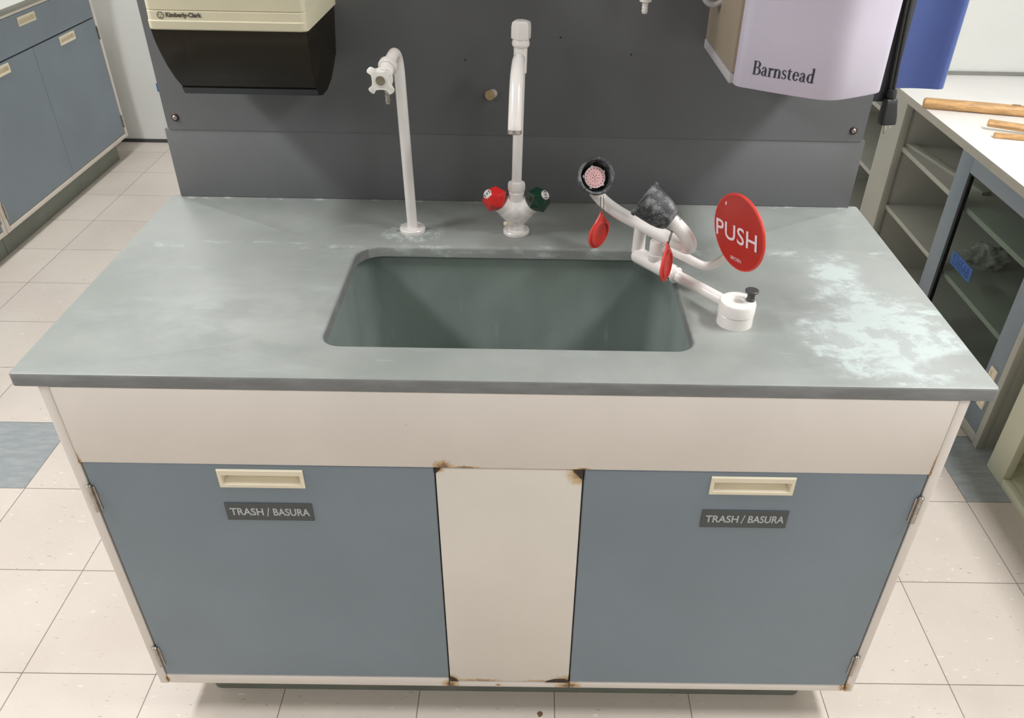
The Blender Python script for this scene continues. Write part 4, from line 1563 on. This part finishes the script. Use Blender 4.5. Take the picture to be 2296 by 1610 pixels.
pc_ = thing('power_cord', (0.786, 0.706, 1.13), 'black power cord with a three-pin plug dangling beside the panel', 'cord')
bm = bmesh.new()
for off in (-0.0036, 0.0036):
    tube(bm, catmull([(0.7675 + off, 0.7065, 1.64), (0.7690 + off, 0.7065, 1.45), (0.7730 + off, 0.706, 1.33), (0.7795 + off, 0.706, 1.23), (0.7835 + off, 0.706, 1.18), (0.7850 + off * 0.8, 0.706, 1.160)], 6), 0.0042, 12)
obj('cord', bm, M['black'], pc_)
bm = bmesh.new()
PA = frame((0.7850, 0.704, 1.167), Vector((0.975, 0.22, 0.0)), Vector((-0.22, 0.97, 0)), (0.08, -0.05, -1))
lathe(bm, [(0.0, -0.004), (0.0095, -0.003), (0.0108, 0.002), (0.0108, 0.011), (0.0090, 0.0125), (0.0090, 0.019)], PA, 20, False, False)
poly = rrect(-0.0145, 0.0145, -0.0095, 0.0095, 0.005, 5)
rows = [(0.70, 0.014), (0.98, 0.017), (1.0, 0.026), (1.22, 0.048), (1.26, 0.064), (1.22, 0.067)]
rings = [[bm.verts.new(PA @ Vector((x * s_, y * s_, h_))) for x, y in poly] for s_, h_ in rows]
for a, c in zip(rings[:-1], rings[1:]):
    for k in range(len(poly)):
        k2 = (k + 1) % len(poly)
        bm.faces.new((a[k], a[k2], c[k2], c[k]))
bm.faces.new(list(reversed(rings[0])))
bm.faces.new(rings[-1])
obj('plug', bm, M['black'], pc_, 45)
bm = bmesh.new()
lathe(bm, [(0.0026, 0.066), (0.0026, 0.085), (0.0012, 0.0875), (0.0, 0.088)], PA @ Matrix.Translation((-0.0062, -0.004, 0)), 14, False, False)
for x in (0.0025, 0.0105):
    bx(bm, (x - 0.0031, 0.002, 0.066), (x + 0.0031, 0.0038, 0.0790), PA, 0.0004, 1)
obj('pins', bm, M['chrome'], pc_, label='metal plug pins')

# ------------------------------------------------------------------ cabinets along the left wall
XF = -2.2
FL = frame((XF, 0, 0), (0, 1, 0), (0, 0, 1), (1, 0, 0))          # u = y, v = z, w = +x


def left_cabinet(ya, yb, label, n):
    c = thing('base_cabinet', (-2.5, (ya + yb) / 2, 0), label, 'cabinet', 'blue-grey cabinets along the left wall')
    t = 0.025
    bm = bmesh.new()
    for a, s in ((ya, 1), (yb, -1)):
        p, q = sorted((a, a + s * t))
        bx(bm, (p, 0.101, -0.02), (q, 0.8825, 0.0), FL, 0.002)
        p, q = sorted((a, a + s * 0.016))
        bx(bm, (p, 0.1012, -0.64), (q, 0.8825, -0.018), FL)
    bx(bm, (ya + t, 0.101, -0.02), (yb - t, 0.1235, 0.0), FL, 0.003)
    bx(bm, (ya + t, 0.8645, -0.02), (yb - t, 0.8825, 0.0), FL, 0.001)
    bx(bm, (ya + 0.018, 0.103, -0.64), (yb - 0.018, 0.115, -0.022), FL)
    obj('frame', bm, M['cream_rail'], c)
    u0, u1 = ya + t + 0.002, yb - t - 0.002
    mid = (ya + yb) / 2 - 0.012
    pu = (mid + 0.012 - 0.062, mid + 0.012 + 0.084, 0.8115, 0.8485)
    bm = bmesh.new()
    slab_hole(bm, u0, u1, 0.7190, 0.8630, -0.018, 0.0, (pu[0] + 0.002, pu[1] - 0.002, pu[2] + 0.002, pu[3] - 0.002), FL, 0.0015)
    dr = obj('drawer', bm, M['blue_paint'], c, label='wide blue-grey drawer front')
    obj('pull', pull_bm(*pu, FL, top=0.0095), M['pull'], dr, label='cream recessed finger pull')
    for a, b_, pa, hinge_u, side in ((u0, mid - 0.001, mid - 0.365, ya + 0.0255, -1), (mid + 0.001, u1, mid + 0.236, yb - 0.0255, 1)):
        pu = (pa, pa + 0.147, 0.6660, 0.7052)
        bm = bmesh.new()
        slab_hole(bm, a, b_, 0.1262, 0.7135, -0.018, 0.0, (pu[0] + 0.002, pu[1] - 0.002, pu[2] + 0.002, pu[3] - 0.002), FL, 0.0015)
        d = obj('door', bm, M['blue_paint'], c, label='blue-grey door, ' + ('nearer the viewer' if side < 0 else 'towards the far wall'))
        obj('pull', pull_bm(*pu, FL, top=0.0095), M['pull'], d, label='cream recessed finger pull')
        for h0, h1 in ((0.6105, 0.674), (0.157, 0.222)):
            bm = bmesh.new()
            hinge(bm, hinge_u, h0, h1, FL, side)
            obj('hinge', bm, M['chrome'], d, label='dull chrome barrel hinge')
    bm = bmesh.new()
    bx(bm, (ya + 0.0 if n else ya, 0.0, -0.60), (yb - (0.095 if n == 0 else 0.0), 0.101, -0.035), FL, 0.002)
    obj('toe_kick', bm, M['toe'], c, label='grey-green recessed plinth')
    return c


left_cabinet(2.165, 3.421, 'blue-grey base cabinet with one drawer over two doors by the far wall', 0)
left_cabinet(0.900, 2.162, 'blue-grey base cabinet at the left frame edge, of which only a sliver shows', 1)
lw = obj('wall_worktop', box_bm((XL, 0.88, 0.8835), (-2.172, 3.435, 0.908), bev=0.003), [M['white_top']], None, loc=(-2.5, 2.1, 0.8835))
lw.data.materials.clear()
M['left_top'] = simple('pale_grey_worktop', (192, 192, 186), 0.4, 0.04, 5)
lw.data.materials.append(M['left_top'])
M['left_edge'] = simple('grey_worktop_edge', (142, 141, 130), 0.5, 0.05, 8)
lw.data.materials.append(M['left_edge'])
for p in lw.data.polygons:
    if p.normal.x > 0.7:
        p.material_index = 1
tag(lw, 'pale grey worktop over the blue-grey cabinets on the left wall', 'worktop')

# ------------------------------------------------------------------ white bench on the right
XB = 1.455
FB = frame((XB, 0, 0), (0, -1, 0), (0, 0, 1), (-1, 0, 0))        # u = -y, v = z, w = -x


def ybox(bm, y0, y1, z0, z1, w0, w1, bev=0.0, mi=0):
    bx(bm, (-y1, z0, w0), (-y0, z1, w1), FB, bev, 2, mi)


bt = obj('bench_worktop', box_bm((1.427, 0.935, 0.757), (XR, 2.344, 0.785), bev=0.002), M['white_top'], None, loc=(1.8, 1.6, 0.757))
bt.data.materials.append(M['edge_grey'])
for p in bt.data.polygons:
    if p.normal.x < -0.7:
        p.material_index = 1
tag(bt, 'white bench worktop with bare wooden sticks lying on it', 'worktop')

bc = thing('bench_cabinet', (1.75, 1.6, 0), 'off-white bench cabinet with open shelves and a blue-framed glass door', 'cabinet')
bm = bmesh.new()
ybox(bm, 2.088, 2.247, 0.0, 0.757, -0.03, 0.0, 0.002)            # wide end post
ybox(bm, 2.095, 2.112, 0.0, 0.757, -0.6, -0.028)
ybox(bm, 0.945, 0.972, 0.0, 0.757, -0.03, 0.0, 0.002)
ybox(bm, 0.945, 0.963, 0.0, 0.757, -0.6, -0.028)
ybox(bm, 0.963, 2.095, 0.0, 0.757, -0.62, -0.60)                 # back
ybox(bm, 0.963, 2.095, 0.03, 0.045, -0.60, -0.03)                # bottom
ybox(bm, 0.972, 2.088, 0.005, 0.040, -0.03, 0.0, 0.002)
ybox(bm, 0.972, 2.088, 0.748, 0.757, -0.05, 0.0)
obj('carcass', bm, M['shelf_white'], bc)
for z1 in (0.575, 0.335):
    bm = bmesh.new()
    ybox(bm, 0.964, 2.094, z1 - 0.018, z1, -0.598, -0.028, 0.0015)
    obj('shelf', bm, M['shelf_white'], bc)
# blue framed glass door
bm = bmesh.new()
ya, yb, za, zb_ = 0.972, 1.594, 0.042, 0.749
ybox(bm, 1.512, yb, za, zb_, -0.018, 0.0, 0.0015)
ybox(bm, ya, 1.048, za, zb_, -0.018, 0.0, 0.0015)
ybox(bm, 1.048, 1.512, 0.692, zb_, -0.018, -0.0002, 0.0015)
ybox(bm, 1.048, 1.512, za, 0.105, -0.018, -0.0002, 0.0015)
gd = obj('sliding_door', bm, M['blue_paint'], bc, label='blue-grey framed sliding door')
bm = bmesh.new()
ybox(bm, 1.501, 1.512, 0.105, 0.692, -0.017, -0.003)
ybox(bm, 1.048, 1.051, 0.105, 0.692, -0.017, -0.003)
ybox(bm, 1.051, 1.501, 0.688, 0.692, -0.017, -0.003)
obj('gasket', bm, M['gasket'], gd, label='black glazing gasket')
bm = bmesh.new()
ybox(bm, 1.051, 1.501, 0.105, 0.688, -0.013, -0.009)
obj('glass', bm, M['glass'], gd, label='clear glass pane')
FBv = frame((XB, 0, 0), (0, 0, 1), (0, 1, 0), (-1, 0, 0))         # u = z, v = y
obj('pull', pull_bm(0.124, 0.268, 0.9855, 1.0225, FBv, proud=0.0055, depth=-0.0012, top=0.008, bot=0.008, side=0.008), M['pull'], gd, label='cream recessed finger pull set upright')
tape = thing('tape_label', (XB, 1.39, 0.417), 'blue masking tape label handwritten S365AB on the glass door', 'tape label')
bm = bmesh.new()
ybox(bm, 1.3145, 1.4600, 0.3940, 0.4410, -0.0088, -0.0083)
TM = FB @ Matrix.Translation((-1.447, 0.4005, -0.0083))
text_bm('S365AB', TM, width=0.118, height=0.033, bold=-0.012, depth=0.0004, shear=0.12, bm=bm, mi=1)
obj('strip', bm, [M['blue_tape'], M['tape_ink']], tape, fix=False)
# crumpled plastic bag behind the glass
bm = bmesh.new()
bmesh.ops.create_icosphere(bm, subdivisions=5, radius=1.0)
for v in bm.verts:
    d = v.co.copy()
    k = 1 + 0.42 * mnoise.noise(d * 2.1 + Vector((3, 1, 4))) + 0.22 * abs(mnoise.noise(d * 5.0)) + 0.10 * abs(mnoise.noise(d * 11.0 + Vector((1, 7, 2))))
    v.co = Vector((1.65 + d.x * 0.062 * k, 1.560 + d.y * 0.056 * k, max(0.3352, 0.366 + d.z * 0.040 * k)))
M['bag'] = simple('translucent_plastic_bag', (176, 176, 168), 0.3, 0.04, 14)
bg = obj('plastic_bag', bm, M['bag'], None, 50, loc=(1.66, 1.585, 0.3352))
tag(bg, 'crumpled pale plastic bag on the shelf behind the glass door', 'bag')
bm = bmesh.new()
SFm = axis_frame((1.535, 1.965, 0.5752), (0.16, -0.98, 0))
bx(bm, (-0.016, 0.0, -0.15), (0.016, 0.012, 0.36), SFm, 0.001)
so = obj('loose_board', bm, M['shelf_white'], None, loc=(1.55, 1.8, 0.5752))
tag(so, 'narrow off-white board lying askew on the upper open shelf of the bench', 'board')

b2 = thing('open_shelf_cabinet', (1.75, 2.8, 0), 'off-white open shelf unit beyond the bench post, half hidden by the sink island', 'cabinet')
bm = bmesh.new()
ybox(bm, 2.2485, 2.263, 0.0, 0.75, -0.6, -0.002)
ybox(bm, 3.10, 3.12, 0.0, 0.75, -0.6, 0.0, 0.001)
ybox(bm, 2.263, 3.10, 0.0, 0.75, -0.6, -0.585)
ybox(bm, 2.263, 3.10, 0.735, 0.75, -0.585, 0.0)
ybox(bm, 2.263, 3.10, 0.0, 0.05, -0.585, 0.0, 0.001)
obj('carcass', bm, M['shelf_white'], b2)
for z1 in (0.655, 0.405):
    bm = bmesh.new()
    ybox(bm, 2.264, 3.099, z1 - 0.018, z1, -0.583, -0.006, 0.0015)
    obj('shelf', bm, M['shelf_white'], b2)

cc = thing('cream_open_cabinet', (1.75, 0.3, 0), 'pale greenish-cream open cabinet at the right frame edge', 'cabinet')
bm = bmesh.new()
ybox(bm, 0.776, 0.866, 0.0, 0.76, -0.025, 0.0, 0.002)
ybox(bm, 0.848, 0.866, 0.0, 0.76, -0.55, -0.024)
ybox(bm, -0.30, -0.21, 0.0, 0.76, -0.025, 0.0, 0.002)
ybox(bm, -0.30, -0.282, 0.0, 0.76, -0.55, -0.024)
ybox(bm, -0.282, 0.848, 0.0, 0.76, -0.56, -0.545)
ybox(bm, -0.282, 0.848, 0.76, 0.785, -0.56, 0.02, 0.002)
ybox(bm, -0.21, 0.776, 0.69, 0.76, -0.025, 0.0, 0.002)
obj('carcass', bm, M['cream_green'], cc)
bm = bmesh.new()
ybox(bm, -0.282, 0.8475, 0.0, 0.0255, -0.544, -0.0255)
ybox(bm, -0.2095, 0.7755, 0.0, 0.0260, -0.027, -0.0005, 0.0015)
obj('bottom_panel', bm, M['cream_green'], cc)

# ------------------------------------------------------------------ wooden sticks on the bench
M['stick_mark'] = simple('brown_pencil_mark', (140, 118, 92), 0.6, 0.05, 60)


def stick(name, p0, p1, r, m, label, seg=12, flat=1.0):
    P0, P1 = Vector(p0), Vector(p1)
    A = axis_frame(P0, P1 - P0)
    bm = bmesh.new()
    L = (P1 - P0).length
    lathe(bm, [(r * 0.86, 0.0), (r, 0.004), (r, L - 0.004), (r * 0.86, L)], A @ Matrix.Diagonal((1, flat, 1, 1)) @ Matrix.Rotation(math.pi / seg, 4, 'Z'), seg)
    # object axis along the grain
    o = bpy.data.objects.new(name, bpy.data.meshes.new(name))
    bm.free()
    bm = bmesh.new()
    lathe(bm, [(r * 0.86, 0.0), (r, 0.004), (r, L - 0.004), (r * 0.86, L)], Matrix.Diagonal((1, flat, 1, 1)) @ Matrix.Rotation(math.pi / seg, 4, 'Z'), seg)
    bm.transform(Matrix.Rotation(math.radians(90), 4, 'Y'))
    bmesh.ops.recalc_face_normals(bm, faces=bm.faces[:])
    for f in bm.faces:
        f.smooth = True
    for e in bm.edges:
        if len(e.link_faces) == 2 and e.calc_face_angle(0) > math.radians(35):
            e.smooth = False
    bm.to_mesh(o.data)
    bm.free()
    o.data.materials.append(m)
    COL.objects.link(o)
    d = (P1 - P0).normalized()
    o.matrix_world = frame(P0, d, Vector((0, 0, 1)).cross(d).normalized(), d.cross(Vector((0, 0, 1)).cross(d)).normalized())
    tag(o, label, 'stick', 'wooden sticks on the white bench')
    return o


s1 = stick('wooden_stick', (1.4180, 1.8850, 0.8035), (1.985, 1.745, 0.8035), 0.0182, M['wood'], 'long thick rounded oak stick on the bench, one end over the front edge', 16)
bm = bmesh.new()
bx(bm, (0.285, -0.006, 0.0168), (0.312, 0.006, 0.0188), I4)
mk = obj('pencil_mark', bm, M['stick_mark'], None)
mk.parent = s1
mk['label'] = 'small brown mark on the stick'
stick('wooden_stick', (1.540, 1.655, 0.809), (1.93, 1.492, 0.7965), 0.0130, M['wood'], 'short split oak stick resting across another stick', 6, 0.85)
s3 = stick('wooden_stick', (1.530, 1.578, 0.7938), (1.90, 1.482, 0.7938), 0.0098, M['wood'], 'thin pale stick lying flat under the split one', 4, 1.1)

# crumbs on the worktop and bench
for (x, y, z), r, lab in (((0.421, 0.262, CB), 0.0045, 'dark crumb on the worktop behind the black knob'),):
    bm = bmesh.new()
    bmesh.ops.create_icosphere(bm, subdivisions=2, radius=r)
    for v in bm.verts:
        v.co = Vector((v.co.x * 1.2, v.co.y * 0.9, max(0, v.co.z * 0.45))) * (1 + 0.3 * mnoise.noise(v.co * 400))
        v.co += Vector((x, y, z))
    c = obj('crumb', bm, M['rust_dark'], None, loc=(x, y, z))
    tag(c, lab, 'crumb')
